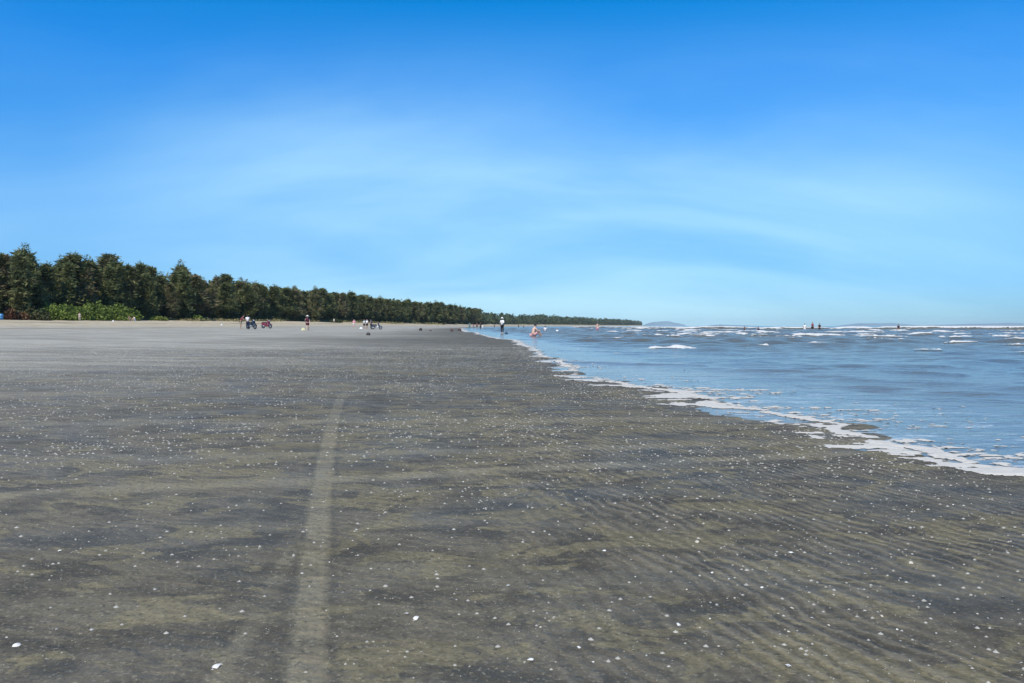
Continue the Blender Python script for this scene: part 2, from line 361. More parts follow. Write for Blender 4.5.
def sea_level(x, y):
    d = x - shore_x(y)
    e1 = sst(22, 60, y) * sst(2, 22, d); e2 = (0.04 + sst(12, 40, y)) * sst(.3, 7, d)
    wx = 7 * (fbm(x * .03, y * .03, 71, 3) - .5); wy = 7 * (fbm(x * .03, y * .03, 77, 3) - .5)
    z = np.zeros_like(x)
    for lam, ang, amp in ((11, 100, .085), (7.3, 78, .06), (5.1, 118, .05)):
        k = 2 * math.pi / lam; ph = k * ((x + wx) * math.cos(R(ang)) + (y + wy) * math.sin(R(ang)))
        z += e1 * amp * (np.abs(np.sin(ph * .5 + lam)) ** -0 * np.sin(ph + lam) + .35 * np.cos(2 * ph + 2 * lam))
    for lam, ang, amp in ((2.9, 96, .050), (2.1, 60, .034), (1.5, 128, .030)):
        k = 2 * math.pi / lam; ph = k * ((x + wx) * math.cos(R(ang)) + (y + wy) * math.sin(R(ang)))
        z += e2 * amp * np.sin(ph + lam) * (.4 + 1.2 * vnoise(x * .3, y * .3, 80))
    z += e2 * .16 * (fbm(x * .35, y * .55, 55, 4) - .5)
    for lam, ang, amp in ((3.3, 98, .026), (2.1, 74, .018), (4.6, 112, .03)):      # low swell running in over the flats
        k = 2 * math.pi / lam; ph = k * ((x + .5 * wx) * math.cos(R(ang)) + (y + .5 * wy) * math.sin(R(ang)))
        z += sst(.8, 5, d) * sst(3, 9, y) * sst(120, 40, y) * amp * (np.exp(1.6 * (np.sin(ph) - 1)) * 2 - .7) * sst(.25, .65, vnoise(x * .16 + lam, y * .22, 86))
    e3 = sst(.4, 3, d) * sst(90, 30, y) * sst(2, 6, y)              # wind ripples in the shallows
    for lam, ang, amp in ((.95, 52, .010), (.70, 84, .008), (1.35, 30, .010)):
        k = 2 * math.pi / lam; ph = k * ((x + .25 * wx) * math.cos(R(ang)) + (y + .25 * wy) * math.sin(R(ang)))
        z += e3 * amp * np.sin(ph) * (vnoise(x * .7 + lam, y * .7, 84) ** 1.3) * 1.6
    foam = np.zeros_like(x)
    for px, D, L, h, f in caps:
        if D < 112: h *= .72; L *= 1.25
        cx = at(px, D); yy = y - D - 1.2 * (vnoise(x * .25 + D, x * 0 + D, 13) - .5) * min(1, L / 4); xx = (x - cx) / L
        near = (np.abs(xx) < 1.8) & (np.abs(yy) < 9)
        lx = np.exp(-np.abs(xx[near]) ** 3)
        w = np.where(yy[near] < 0, .32 + h * .55, .8 + h * 1.4)
        prof = np.exp(-(yy[near] / w) ** 2)
        z[near] = np.maximum(z[near], 0) * (1 - lx * prof * .6) + np.where(prof * lx > 0, z[near] * 0, 0) + np.minimum(z[near], 0) * (1 - lx * prof) + h * lx * prof
        foam[near] = np.maximum(foam[near], f * (1.26 if D < 112 else 1.25) * np.exp(-np.abs(xx[near]) ** 2) * np.exp(-((yy[near] + .02) / (.20 + h * .38)) ** 2))
    for pl in bores:
        pts = [(at(p, D), D) for p, D in pl]
        for (x0, y0), (x1, y1) in zip(pts[:-1], pts[1:]):
            L2 = (x1 - x0) ** 2 + (y1 - y0) ** 2
            near = (x > min(x0, x1) - 1) & (x < max(x0, x1) + 1) & (y > min(y0, y1) - 1) & (y < max(y0, y1) + 1)
            xn, yn = x[near], y[near]
            u = np.clip(((xn - x0) * (x1 - x0) + (yn - y0) * (y1 - y0)) / L2, 0, 1)
            dd = np.hypot(xn - x0 - u * (x1 - x0), yn - y0 - u * (y1 - y0) + .3 * (vnoise(xn * .8, yn * .8, 41) - .5))
            z[near] = np.maximum(z[near], .030 * np.exp(-(dd / .16) ** 2) * (.4 + 1.2 * vnoise(xn * .6, yn * .6, 44)) + z[near] * .3)
    return z, foam
kx = np.concatenate([np.linspace(-.55, -.12, 60, endpoint=False), np.linspace(-.12, .78, 480, endpoint=False), .78 + np.linspace(0, 1, 70) ** 2 * 5.2])
wy_ = np.exp(np.concatenate([np.linspace(math.log(.55), math.log(25), 420, endpoint=False), np.linspace(math.log(25), math.log(260), 620, endpoint=False), np.linspace(math.log(260), math.log(9000), 330)]))
KX, WY = np.meshgrid(kx, wy_); WX = KX * WY
WZ, WF = sea_level(WX, WY)
SZ = ground(WX, WY)
nw, nr = len(kx), len(wy_)
wi = np.arange(nw * nr).reshape(nr, nw)
wq = np.stack([wi[:-1, :-1], wi[:-1, 1:], wi[1:, 1:], wi[1:, :-1]], -1).reshape(-1, 4)
deep = (WZ - SZ).ravel()
keep = (deep[wq].max(1) > -0.03) & ((WX - shore_x(WY)).ravel()[wq].max(1) > -14)
def compact(v, f, *att):
    used = np.unique(f); mp_ = np.full(len(v), -1); mp_[used] = np.arange(len(used))
    return (v[used], mp_[f], *[a[used] for a in att])
WV = np.stack([WX, WY, WZ], -1).reshape(-1, 3)
v, f, fo = compact(WV, wq[keep], WF.ravel())
def water_material():
    t = NT('sea_water')
    P = t.tc.outputs['Object']
    silt = t.noise(t.mapping(P, (.5, 1, 1)), .12, 4, .55)
    col = t.mix(t.step(silt, .35, .65), (0.070, 0.085, 0.080), (0.130, 0.125, 0.10))
    col = t.mix(t.step(t.attr('chop'), .5, 1.4), col, t.mix(silt, (.080, .086, .068), (.125, .126, .095)))
    lace = t.math('MULTIPLY', t.step(t.noise(t.mapping(P, (.8, 2.6, 1)), 2.2, 8, .72, .8), .50, .66), t.step(t.noise(P, 16, 4, .6), .35, .6, .25, 1))
    col = t.mix(t.math('MULTIPLY', lace, t.attr('lace')), col, (.62, .64, .64))
    geo = t.add('ShaderNodeNewGeometry')
    h = t.math('MULTIPLY', t.noise(t.mapping(P, (.75, 1.3, 1), (0, 0, R(12))), 2.6, 5, .55, .4), .050)
    h = t.math('ADD', h, t.math('MULTIPLY', t.noise(t.mapping(P, (.7, 1.4, 1), (0, 0, R(-14))), 9.0, 4, .55, .3), .016))
    h = t.math('ADD', h, t.math('MULTIPLY', t.noise(t.mapping(P, (.30, 1.1, 1), (0, 0, R(6))), 1.5, 5, .6, .6), .055))
    h = t.math('MULTIPLY', h, t.attr('chop'))
    b = t.add('ShaderNodeBump', {'Height': h, 'Strength': .8, 'Distance': 1.0})
    t.bsdf(Base_Color=col, Roughness=.13, IOR=1.333, Specular_IOR_Level=.5, Normal=b.outputs[0])
    return t.m
sd_ = v[:, 0] - shore_x(v[:, 1])
chop = .42 + .50 * sst(.4, 3.5, sd_) * sst(2, 6, v[:, 1]) + 1.8 * sst(10, 36, v[:, 1]) * sst(1, 8, sd_)
lace = sst(3.4, .1, sd_) * sst(70, 20, v[:, 1]) * .85 + .35 * sst(25, 60, v[:, 1]) * sst(400, 120, v[:, 1])
sea = link('sea', mesh_np('sea', v, f, True, {'chop': chop, 'lace': lace}), water_material())
tag(sea, 'shallow murky sea reflecting the blue sky', 'sea', kind='structure')

def foam_material(name, col):
    t = NT(name)
    P = t.tc.outputs['Object']
    n = t.noise(P, 14, 5, .6)
    b = t.add('ShaderNodeBump', {'Height': t.noise(P, 40, 4, .65), 'Strength': .5, 'Distance': .02})
    t.bsdf(Base_Color=t.mix(n, tuple(c * .78 for c in col), col), Roughness=.75, Normal=b.outputs[0])
    return t.m
# foam on breaking crests, heaped on the same surface
BV, BF, off_ = [], [], 0
ga, gb = np.linspace(-1.75, 1.75, 96), np.linspace(-1.0, 1.0, 44)
GA, GB = np.meshgrid(ga, gb)
bi = np.arange(GA.size).reshape(GA.shape)
bq = np.stack([bi[:-1, :-1], bi[:-1, 1:], bi[1:, 1:], bi[1:, :-1]], -1).reshape(-1, 4)
CX = [(at(px, D) + GA * L, D + GB * (.75 + h * 1.3)) for px, D, L, h, f in caps]
PX = np.concatenate([a.ravel() for a, b in CX]); PY = np.concatenate([b.ravel() for a, b in CX])
PZ, PF = sea_level(PX, PY)
sc_ = np.clip(60.0 / PY, .35, 2.0)
fm = PF * .98 - .62 * fbm(PX * .9 * sc_, PY * .8 * sc_, 91, 4, .55) - .55 * fbm(PX * 2.6 * sc_ + .7 * PY, PY * 3.4 - .5 * PX, 97, 3, .6) + .02
PZ = PZ + .012 + (.05 + .10 * (fbm(PX * 2.2 + .6 * PY, PY * 2.6, 93, 3) - .4)) * sst(0, .4, fm)
for k in range(len(caps)):
    w = slice(k * GA.size, (k + 1) * GA.size)
    q = bq[fm[w][bq].mean(1) > .03]
    if not len(q): continue
    v, f = compact(np.stack([PX[w], PY[w], PZ[w]], 1), q)[:2]
    BV.append(v); BF.append(f + off_); off_ += len(v)
v, f = np.concatenate(BV), np.concatenate(BF)
br = link('breaker_foam', mesh_np('breaker_foam', v, f), foam_material('breaker_foam', (.56, .56, .54)))
tag(br, 'white broken foam on the wave crests offshore', 'foam', kind='stuff')
# foam left along the water's edge
ry = np.exp(np.linspace(math.log(2.2), math.log(240), 1180)); uj = np.linspace(0, 1, 330)
UJ, FY = np.meshgrid(uj, ry)
Wd = 3.4 + .022 * FY; FS = -.32 * Wd + UJ * Wd
FX = shore_x(FY) + FS
Zw, _ = sea_level(FX, FY); Zs = ground(FX, FY)
wl_d = (FS - swash(FX, FY) )                               # >0: covered by water
near_k = sst(30, 8, FY)
bw = .085 + .004 * FY
band = np.exp(-np.abs((wl_d - .02) / bw) ** 2.2)
n_f = fbm(FX * 1.7, FY * 4.5, 61, 5, .58); n_c = fbm(FX * 9, FY * 14, 63, 3, .6); n_b = fbm(FX * .7, FY * 1.6, 66, 4)
n_h = fbm(FX * 20, FY * 30, 64, 2, .6)
def unit(q): return (q - q.mean()) / q.std()
u_f, u_c, u_b, u_h = unit(n_f), unit(n_c), unit(n_b), unit(n_h)
u_s = unit(fbm(FX * .75, FY * 4.4, 68, 4, .55)); u_l = unit(fbm(FX * 1.8, FY * 7.5, 69, 5, .65))
main = .80 * band - .60 + .13 * u_f + .12 * u_c + .08 * u_h + .12 * u_b
strand = .60 * np.exp(-((wl_d + .22) / .30) ** 2) * near_k - .66 + .20 * u_s + .07 * u_c + .05 * u_h
env_i = sst(2.8, .0, wl_d) * (wl_d > 0)
inner = .50 * env_i * near_k + .42 * sst(1.4, .1, wl_d) * (wl_d > 0) * (1 - near_k) - .74 + .16 * u_l + .09 * u_c + .10 * u_h + .05 * u_b
lace_n = np.abs(2 * fbm(FX * 2.6 + .6 * n_c, FY * 6.5, 72, 4, .6) - 1)
net = (.22 * env_i * near_k * sst(.35, .55, n_b) - 2.4 * lace_n - .10 + .04 * u_h)
fr = np.maximum(np.maximum(main, strand), np.maximum(inner, net))
fzz = np.maximum(Zw, Zs) + .002 + .007 * sst(0, .35, fr) + .004 * (n_c - .5) * sst(0, .1, fr)
fi = np.arange(FX.size).reshape(FX.shape)
fq = np.stack([fi[:-1, :-1], fi[:-1, 1:], fi[1:, 1:], fi[1:, :-1]], -1).reshape(-1, 4)
fk = fr.ravel()[fq].mean(1) > 0.01
v, f = compact(np.stack([FX, FY, fzz], -1).reshape(-1, 3), fq[fk])[:2]
sf = link('shore_foam', mesh_np('shore_foam', v, f), foam_material('shore_foam', (.56, .53, .46)))
tag(sf, 'pale lacy foam stranded along the edge of the water', 'foam', kind='stuff')

# ------------------------------------------------------------------ far hills across the water
hill_m = simple('hill_haze_blue', (.13, .20, .24), .9, .3, .004)  # distance haze painted into the hills as a light bluish base colour
def hill(px0, px1, D, hpx, seed, label):
    n, m = 90, 14
    x0, x1 = at(px0, D), at(px1, D); w = (x1 - x0)
    a = np.linspace(0, 1, n); b = np.linspace(-1, 1, m)
    A, B = np.meshgrid(a, b)
    env = np.sin(np.pi * A) ** .8 * (.55 + .9 * (fbm(A * 5, B * 0 + seed, seed, 4) - .3))
    Z = hpx / FPX * D * np.clip(env, 0, None) * (1 - B ** 2) * 1.25 - 1
    X = x0 + A * w - (x0 + x1) / 2; Y = B * w * .22
    i = np.arange(n * m).reshape(m, n)
    q = np.stack([i[:-1, :-1], i[:-1, 1:], i[1:, 1:], i[1:, :-1]], -1).reshape(-1, 4)
    o = link('hill', mesh_np('hill', np.stack([X, Y, Z], -1).reshape(-1, 3), q), hill_m)
    o.location = ((x0 + x1) / 2, D, 0)
    tag(o, label, 'hill', kind='structure')
hill(641, 686, 8800, 5.2, 3, 'small blue island hill at the end of the treeline')
hill(705, 760, 8000, 1.6, 5, 'faint low blue hill on the horizon beyond the surf')
hill(838, 925, 8600, 3.0, 8, 'faint blue hills on the horizon right of centre')
hill(915, 1120, 8800, 3.2, 12, 'long faint blue hills at the right end of the horizon')

# ------------------------------------------------------------------ trees
def leaf_mat(name, c0, c1, c2):
    t = NT(name)
    info = t.add('ShaderNodeObjectInfo')
    n = t.noise(t.tc.outputs['Object'], .8, 4, .65)
    col = t.mix(t.step(n, .35, .65), c0, c1)
    col = t.mix(t.math('MULTIPLY', t.step(info.outputs['Random'], .35, 1.0), t.step(t.noise(t.tc.outputs['Object'], 1.1, 3), .42, .62)), col, c2)
    d = t.add('ShaderNodeBsdfPrincipled', {'Base Color': col, 'Roughness': .75, 'Specular IOR Level': .15})
    tr = t.add('ShaderNodeBsdfTranslucent', {'Color': col})
    mx = t.add('ShaderNodeMixShader', {0: .22, 1: d.outputs[0], 2: tr.outputs[0]})
    t.l.new(mx.outputs[0], t.out.inputs['Surface'])
    return t.m
pine_leaf = leaf_mat('casuarina_needles', (.066, .080, .034), (.200, .215, .085), (.25, .185, .115))
under_leaf = leaf_mat('undergrowth_leaves', (.036, .050, .022), (.095, .115, .045), (.11, .10, .05))
shrub_leaf = leaf_mat('shrub_leaves', (.085, .135, .030), (.20, .255, .055), (.22, .22, .065))
brown_leaf = leaf_mat('dry_shrub_leaves', (.15, .085, .04), (.17, .10, .05), (.13, .05, .035))
far_leaf = leaf_mat('far_wood_leaves', (.050, .070, .036), (.105, .125, .062), (.12, .10, .07))
bark = simple('bark', (.13, .10, .08), .9, .4, 6)

def leaves(cent, size, g, droop=.6, asp=.32):
    """one small quad per centre, randomly turned, hanging a little"""
    n = len(cent)
    a = g.normal(size=(n, 3)); a[:, 2] = a[:, 2] * .7 - droop; a /= np.linalg.norm(a, axis=1)[:, None]
    b = np.cross(a, g.normal(size=(n, 3))); b /= np.linalg.norm(b, axis=1)[:, None] + 1e-9
    s = np.asarray(size).reshape(-1, 1) * (.6 + .8 * g.random((n, 1)))
    a = a * s; b = b * s * asp
    v = np.stack([cent - b * .5, cent + a * .5 - b, cent + a, cent + a * .5 + b], 1).reshape(-1, 3)
    return v, np.arange(n * 4).reshape(n, 4)
def tube(pts, rad, seg=7):
    pts = [Vector(p) for p in pts]; V = []; F = []
    for i, p in enumerate(pts):
        d = (pts[min(i + 1, len(pts) - 1)] - pts[max(i - 1, 0)]).normalized()
        u = d.cross(Vector((.31, .17, .93) if abs(d.z) < .9 else (1, .1, 0))).normalized(); w = d.cross(u)
        for k in range(seg):
            an = 2 * math.pi * k / seg
            V.append(p + (u * math.cos(an) + w * math.sin(an)) * rad[i])
    for i in range(len(pts) - 1):
        for k in range(seg):
            F.append((i * seg + k, i * seg + (k + 1) % seg, (i + 1) * seg + (k + 1) % seg, (i + 1) * seg + k))
    return np.array(V), np.array(F)
def join(parts):
    V, F, o = [], [], 0
    for v, f in parts: V.append(v); F.append(f + o); o += len(v)
    return np.concatenate(V), np.concatenate(F)

def tree_meshes(seed, spread, open_):
    """casuarina of unit height 10 m: trunk with limbs, feathery crown of drooping tufts"""
    g = np.random.default_rng(seed); H = 10.0
    lean = g.normal(0, .35, 2)
    def axis(h): return np.array([lean[0] * (h / H) ** 2 + .12 * math.sin(h * .9 + seed), lean[1] * (h / H) ** 2 + .12 * math.cos(h * .7 + seed), h])
    hs_ = np.linspace(-.3, H * .97, 12)
    parts = [tube([axis(h) for h in hs_], [.17 * (1 - .93 * max(h, 0) / H) + .012 for h in hs_], 8)]
    cents, sizes = [], []
    nl = 46
    for i in range(nl):
        q = (i + g.random()) / nl
        h = H * (.10 + .88 * q)
        prof = spread * (1 - q) ** .80 * (.35 + .65 * min(1, q / .18)) * (.72 + .75 * math.sin(q * 11 + seed * 1.7) * math.sin(q * 19 + seed * 2.3)) + .30
        L = prof * (.45 + .75 * g.random())
        an = i * 2.4 + g.normal(0, .5); up = .35 + .55 * g.random() + .5 * q
        base = axis(h); dirv = np.array([math.cos(an), math.sin(an), up]); dirv /= np.linalg.norm(dirv)
        pts = [base + dirv * L * s + np.array([0, 0, -.18 * L * s * s]) for s in (0, .35, .7, 1)]
        parts.append(tube(pts, [.05 * (1 - q * .6), .035 * (1 - q * .6), .02, .008], 5))
        for k in range(6):
            s = .22 + .78 * (k + g.random()) / 6
            c = base + dirv * L * s + np.array([0, 0, -.18 * L * s * s]) + g.normal(0, .10, 3)
            if g.random() < open_: continue
            m = int(30 + 10 * g.random())
            r = (.26 + .20 * L * (1 - .4 * s)) * .72
            cents.append(c + g.normal(0, 1, (m, 3)) * np.array([r, r, r * .95]) * (.55 + .45 * min(1, s))); sizes.append(np.full(m, .70))
    for k in range(7):                                     # upright side leaders that break the outline
        h0 = H * (.60 + .34 * g.random()); an = g.random() * 6.28; rr0 = spread * (1 - h0 / H) ** .8 * (.5 + .5 * g.random())
        b0 = axis(h0) + np.array([math.cos(an) * rr0, math.sin(an) * rr0, 0]); ln = 1.0 + 1.0 * g.random()
        parts.append(tube([axis(h0 - .4), b0, b0 + np.array([.06 * math.cos(an), .06 * math.sin(an), ln])], [.04, .025, .006], 5))
        for q in range(5):
            m = 13; cents.append(b0 + np.array([0, 0, ln * q / 4]) + g.normal(0, 1, (m, 3)) * np.array([.26, .26, .20]) * (1.2 - .19 * q)); sizes.append(np.full(m, .42))
    for k in range(5):                                     # leader tufts
        c = axis(H * (.88 + .14 * k / 4)); m = 14
        cents.append(c + g.normal(0, 1, (m, 3)) * np.array([.15, .15, .22])); sizes.append(np.full(m, .55))
    lv, lf = leaves(np.concatenate(cents), np.concatenate(sizes), g, -.30, .11)
    tv, tf = join(parts)
    a = mesh_np('trunk', tv, tf); a.materials.append(bark)
    b = mesh_np('crown', lv, lf, False); b.materials.append(pine_leaf)
    return a, b
protos = [tree_meshes(100 + i, sp, op) for i, (sp, op) in enumerate([(2.3, .12), (2.7, .2), (2.0, .1), (2.5, .28), (3.0, .18), (2.2, .2), (2.6, .1), (1.9, .22), (1.5, .3), (1.7, .38)])]
first = {}
TREE_GROUP = 'casuarina trees in the wood behind the beach'
def tree(x, y, h, k, label, wide=1.0):
    if k not in first:
        r = empty('casuarina_tree', (0, 0, 0)); link('trunk', protos[k][0], None, r); link('crown', protos[k][1], None, r); first[k] = r
    else:
        r = copy_tree(first[k])
    s = h / 10.0
    r.location = (x, y, float(ground(x, y)) - .05); r.rotation_euler = (0, 0, rnd.uniform(0, 6.28)); r.scale = (s * wide, s * wide, s)
    tag(r, label, 'tree', TREE_GROUP)
    return r
# skyline read off the photograph: image column -> row of the tree tops
SK = np.array([(-60, 252), (0, 259), (20, 254), (45, 268), (62, 262), (72, 257), (92, 266), (108, 259), (128, 270), (142, 266), (152, 270), (163, 278), (182, 268), (192, 272), (205, 283), (222, 278), (232, 277), (250, 285), (262, 284), (290, 288),
               (312, 290), (345, 294), (365, 296), (400, 301), (440, 304), (480, 309.5), (500, 313), (512, 318)])
def sky_row(px): return np.interp(px, SK[:, 0], SK[:, 1])
def line_depth(px, off=0.0):
    lo, hi = 40.0, 640.0
    for _ in range(50):
        mid = (lo + hi) / 2
        if at(px, mid) < tree_x(mid) - off: pass
        if (at(px, mid) - (tree_x(mid) - off)) > 0: lo = mid
        else: hi = mid
    return (lo + hi) / 2
def top_h(x, y, row):
    """tree height that reaches an image row from its foot"""
    return (326 - row) * y / FPX + CAM_H - float(ground(x, y))
named = [(3, 257, 'dark bushy casuarina tree at the left edge of the photo', 0), (26, 253, 'tall dark casuarina with reddish top near the left edge', 4), (47, 267, 'lower casuarina in the dip between two tall trees at left', 2),
         (60, 262, 'slim casuarina with brownish tip above the bright shrubs', 3), (72, 256, 'casuarina with bare tuft rising above the bright green shrubs', 5), (90, 263, 'dark narrow casuarina between two taller ones, behind the shrubs', 7),
         (108, 257.5, 'tall casuarina with ragged top above the right end of the shrubs', 1), (125, 267, 'dark casuarina just right of the bright green shrubs', 6), (139, 266, 'casuarina with pointed twin tip behind the pale sitting people', 2), (149, 269, 'rounded casuarina before the notch in the skyline', 0),
         (161, 277, 'short casuarina in the notch of the skyline', 7), (181, 267.5, 'tall olive casuarina standing alone above its neighbours left of the motorbikes', 4), (205, 282, 'low casuarina right of the tall olive one', 3), (218, 278, 'green casuarina just left of the parked motorbikes', 6), (229, 276, 'casuarina with forked top above the parked motorbikes', 1)]
count = 0
for px, row, lab, k in named:
    D = line_depth(px, 2.0) * rnd.uniform(1.0, 1.04); x = at(px, D)
    tree(x, D, max(4, top_h(x, D, row)), k, lab, rnd.uniform(1.15, 1.5)); count += 1
GEN = {0: 'dark green casuarina tree in the front row of the wood', 1: 'dark green casuarina tree standing behind the front row', 2: 'distant dark green casuarina tree in the shrinking end of the wood'}
D = 96.0
while D < 640 and count < 150:                               # front row
    D += rnd.uniform(3.0, 5.2) * (1 + D / 800)
    off = rnd.uniform(-1.0, 3.5); x = float(tree_x(D)) - off; px = 512 + x / D * FPX
    if px < -70: continue
    row = float(sky_row(px)) + (6 if px < 235 else 0) + abs(rnd.gauss(0, 1)) * 5.5 * 110 / max(D, 110) - (4.5 if rnd.random() < .22 else 0) * 110 / max(D, 110)
    tree(x, D, max(4.5, top_h(x, D, row)), rnd.randrange(10), GEN[0] if D < 330 else GEN[2], rnd.uniform(1.05, 1.65)); count += 1
D = 92.0
while D < 640 and count < 292:                               # second row
    D += rnd.uniform(2.8, 5.0) * (1 + D / 1100)
    off = rnd.uniform(5, 13); x = float(tree_x(D)) - off; px = 512 + x / D * FPX
    if px < -70: continue
    row = float(sky_row(px)) + (7 if px < 235 else 1) + rnd.uniform(0, 5) * 110 / max(D, 110)
    tree(x, D, max(4.5, top_h(x, D, row)), rnd.randrange(10), GEN[1] if D < 330 else GEN[2], rnd.uniform(1.1, 1.7)); count += 1

g = np.random.default_rng(5)
# wood interior: what stands further back, one dense mass
n = 52000
yy = 85 * np.exp(g.random(n) * math.log(660 / 85)); off = 9 + 26 * g.random(n)
xx = tree_x(yy) - off; px = 512 + xx / yy * FPX
hmax = (326 - (sky_row(px) + 12 * np.clip(130 / yy, .25, 1.2))) * yy / FPX - 1.0
cl = fbm(xx * .35, yy * .2, 15, 3)
zz = ground(xx, yy) + np.clip(hmax, 3, 12) * g.random(n) ** .8 * (.55 + .7 * cl)
lv, lf = leaves(np.stack([xx, yy, zz], 1), .75 + yy * .0024, g, .3, .4)
o = link('wood_interior', mesh_np('wood_interior', lv, lf, False), pine_leaf)
tag(o, 'dense dark mass of the wood behind the front trees', 'wood', kind='stuff')
# undergrowth along the foot of the trees
n = 42000
yy = 85 * np.exp(g.random(n) * math.log(660 / 85)); off = -1.0 + 9 * g.random(n) ** 1.3
xx = tree_x(yy) - off
hh = (1.0 + 3.2 * fbm(xx * .16, yy * .10, 19, 4)) * sst(-1.5, 3, off)
zz = ground(xx, yy) + .1 + hh * g.random(n) ** .9
lv, lf = leaves(np.stack([xx, yy, zz], 1), .34 + yy * .0018, g, .2, .42)
o = link('undergrowth', mesh_np('undergrowth', lv, lf, False), under_leaf)
tag(o, 'dark tangled undergrowth along the foot of the trees', 'undergrowth', kind='stuff')
# the far end of the wood curving round the bay
n = 46000
yy = 560 + (2720 - 560) * g.random(n) ** 1.25; off = 45 * g.random(n) ** 1.2
xx = tree_x(yy) - off
hm = np.interp(yy, [560, 900, 1200, 1700, 2300, 2720], [9.5, 10, 12.5, 13, 14, 12]) * (.52 + .8 * vnoise(xx * .16, yy * .05, 23) ** 1.2)
zz = ground(xx, yy) + hm * g.random(n) ** .7
lv, lf = leaves(np.stack([xx, yy, zz], 1), 1.5 + yy * .0008, g, .2, .45)
o = link('far_wood', mesh_np('far_wood', lv, lf, False), far_leaf)
tag(o, 'far dark wood curving round the bay to the horizon', 'wood', kind='stuff')

n = 26000
yy = 88 * np.exp(g.random(n) * math.log(420 / 88)); off = 9.0 * (g.random(n) ** 1.6) - 1.0
xx = tree_x(yy) + off
pk = fbm(xx * .16, yy * .07, 45, 4) - .05 * np.clip(off, 0, 9) > .36
xx, yy = xx[pk], yy[pk]
zz = ground(xx, yy) + .04 + .34 * g.random(len(xx)) ** 2
lv, lf = leaves(np.stack([xx, yy, zz], 1), .26 + yy * .0010, g, -.4, .35)
o = link('beach_creeper', mesh_np('beach_creeper', lv, lf, False), leaf_mat('dry_grass', (.13, .13, .05), (.26, .23, .11), (.28, .22, .12)))
tag(o, 'dry grass and creeper thinning out onto the pale sand', 'ground cover', kind='stuff')
# bright shrubs in front of the trees
def shrub(name, px, D, w, h, mat, label, cat='shrub', n=2600, group=None, size=.30):
    gg = np.random.default_rng(int(px * 7 + D)); D = min(D, line_depth(px, -2.5 - w * .3)); x = at(px, D); z = float(ground(x, D))
    r = empty(name, (x, D, z))
    a = gg.normal(size=(n, 3)); a /= np.linalg.norm(a, axis=1)[:, None]; a[:, 2] = np.abs(a[:, 2])
    lump = .40 + 1.15 * fbm(a[:, 0] * 3.0 + px, a[:, 1] * 3.0 + a[:, 2] * 2.6, 33, 3)
    rr = (gg.random(n) ** .35 * lump)[:, None]
    c = a * rr * np.array([w / 2, w * .36, h])
    lv, lf = leaves(c, size, gg, -.1, .45)
    link('foliage', mesh_np('foliage', lv, lf, False), mat, r)
    st = [tube([(gg.normal(0, .1), gg.normal(0, .1), -.1), (q * w * .16, gg.normal(0, .3), h * .3), (q * w * .30, gg.normal(0, .4), h * .72)], [.06, .04, .015], 5) for q in (-1, -.35, .3, 1)]
    sv, sf_ = join(st); link('stem', mesh_np('stem', sv, sf_), bark, r)
    tag(r, label, cat, group)
G = 'shrubs in front of the wood'
shrub('shrub', 59, 139, 6.2, 3.0, shrub_leaf, 'bright green shrub right of the white tarp at the foot of the trees', group=G)
shrub('shrub', 79, 143, 5.0, 2.3, shrub_leaf, 'low yellowish shrub between two taller bright green ones', group=G)
shrub('shrub', 93, 145, 6.6, 3.1, shrub_leaf, 'widest and tallest bright green shrub at the foot of the trees', group=G, n=3400)
shrub('shrub', 113, 149, 6.0, 2.6, shrub_leaf, 'yellow green shrub left of the bright group\'s right end', group=G)
shrub('shrub', 127, 154, 4.8, 2.3, shrub_leaf, 'last bright green shrub on the right of the shrub group', group=G)
shrub('shrub', 9, 118, 2.4, 1.5, brown_leaf, 'rust red withered shrub near the left edge of the photo', group=G, n=1400)
shrub('shrub', 19, 120, 2.8, 1.2, brown_leaf, 'low tan withered shrub right of the rust red one', group=G, n=1200)
shrub('shrub', 35, 125, 4.6, 1.9, under_leaf, 'dark straggly shrub left of the white tarp', group=G)
shrub('shrub', 157, 164, 3.6, .9, shrub_leaf, 'very low pale green shrub right of the sitting people', group=G, n=1200)
shrub('shrub', 197, 178, 3.2, 1.1, shrub_leaf, 'small lone green shrub midway to the parked motorbikes', group=G, n=1200)
shrub('shrub', 336, 258, 4.2, 1.3, under_leaf, 'low dark shrub on the sand edge between the walker and the far group', group=G, n=1200)

# ------------------------------------------------------------------ small-object mesh helpers
def box(c, s, bev=.02, taper=None, shear=None, seg=2):
    bm = bmesh.new(); bmesh.ops.create_cube(bm, size=1)
    for q in bm.verts:
        k = 1.0
        if taper and q.co.z > 0: k = taper
        q.co = Vector((q.co.x * s[0] * k, q.co.y * s[1] * k, q.co.z * s[2]))
        if shear: q.co.x += shear * q.co.z
        q.co += Vector(c)
    if bev: bmesh.ops.bevel(bm, geom=list(bm.edges), offset=bev, segments=seg, affect='EDGES', profile=.6)
    return bm
def bmadd(bm, other):
    me = bpy.data.meshes.new('tmp'); other.to_mesh(me); other.free(); bm.from_mesh(me); bpy.data.meshes.remove(me); return bm
def bobj(name, bm, mat, parent=None, smooth=True):
    me = bpy.data.meshes.new(name); bmesh.ops.recalc_face_normals(bm, faces=bm.faces); bm.to_mesh(me); bm.free()
    for p in me.polygons: p.use_smooth = smooth
    return link(name, me, mat, parent)
def btube(pts, rad, seg=8, bm=None):
    v, f = tube(pts, rad if isinstance(rad, (list, tuple)) else [rad] * len(pts), seg)
    bm = bm or bmesh.new(); vs = [bm.verts.new(q) for q in v]
    for q in f: bm.faces.new([vs[i] for i in q])
    bm.faces.new([vs[i] for i in range(seg)]); bm.faces.new([vs[len(v) - seg + i] for i in range(seg)])
    return bm
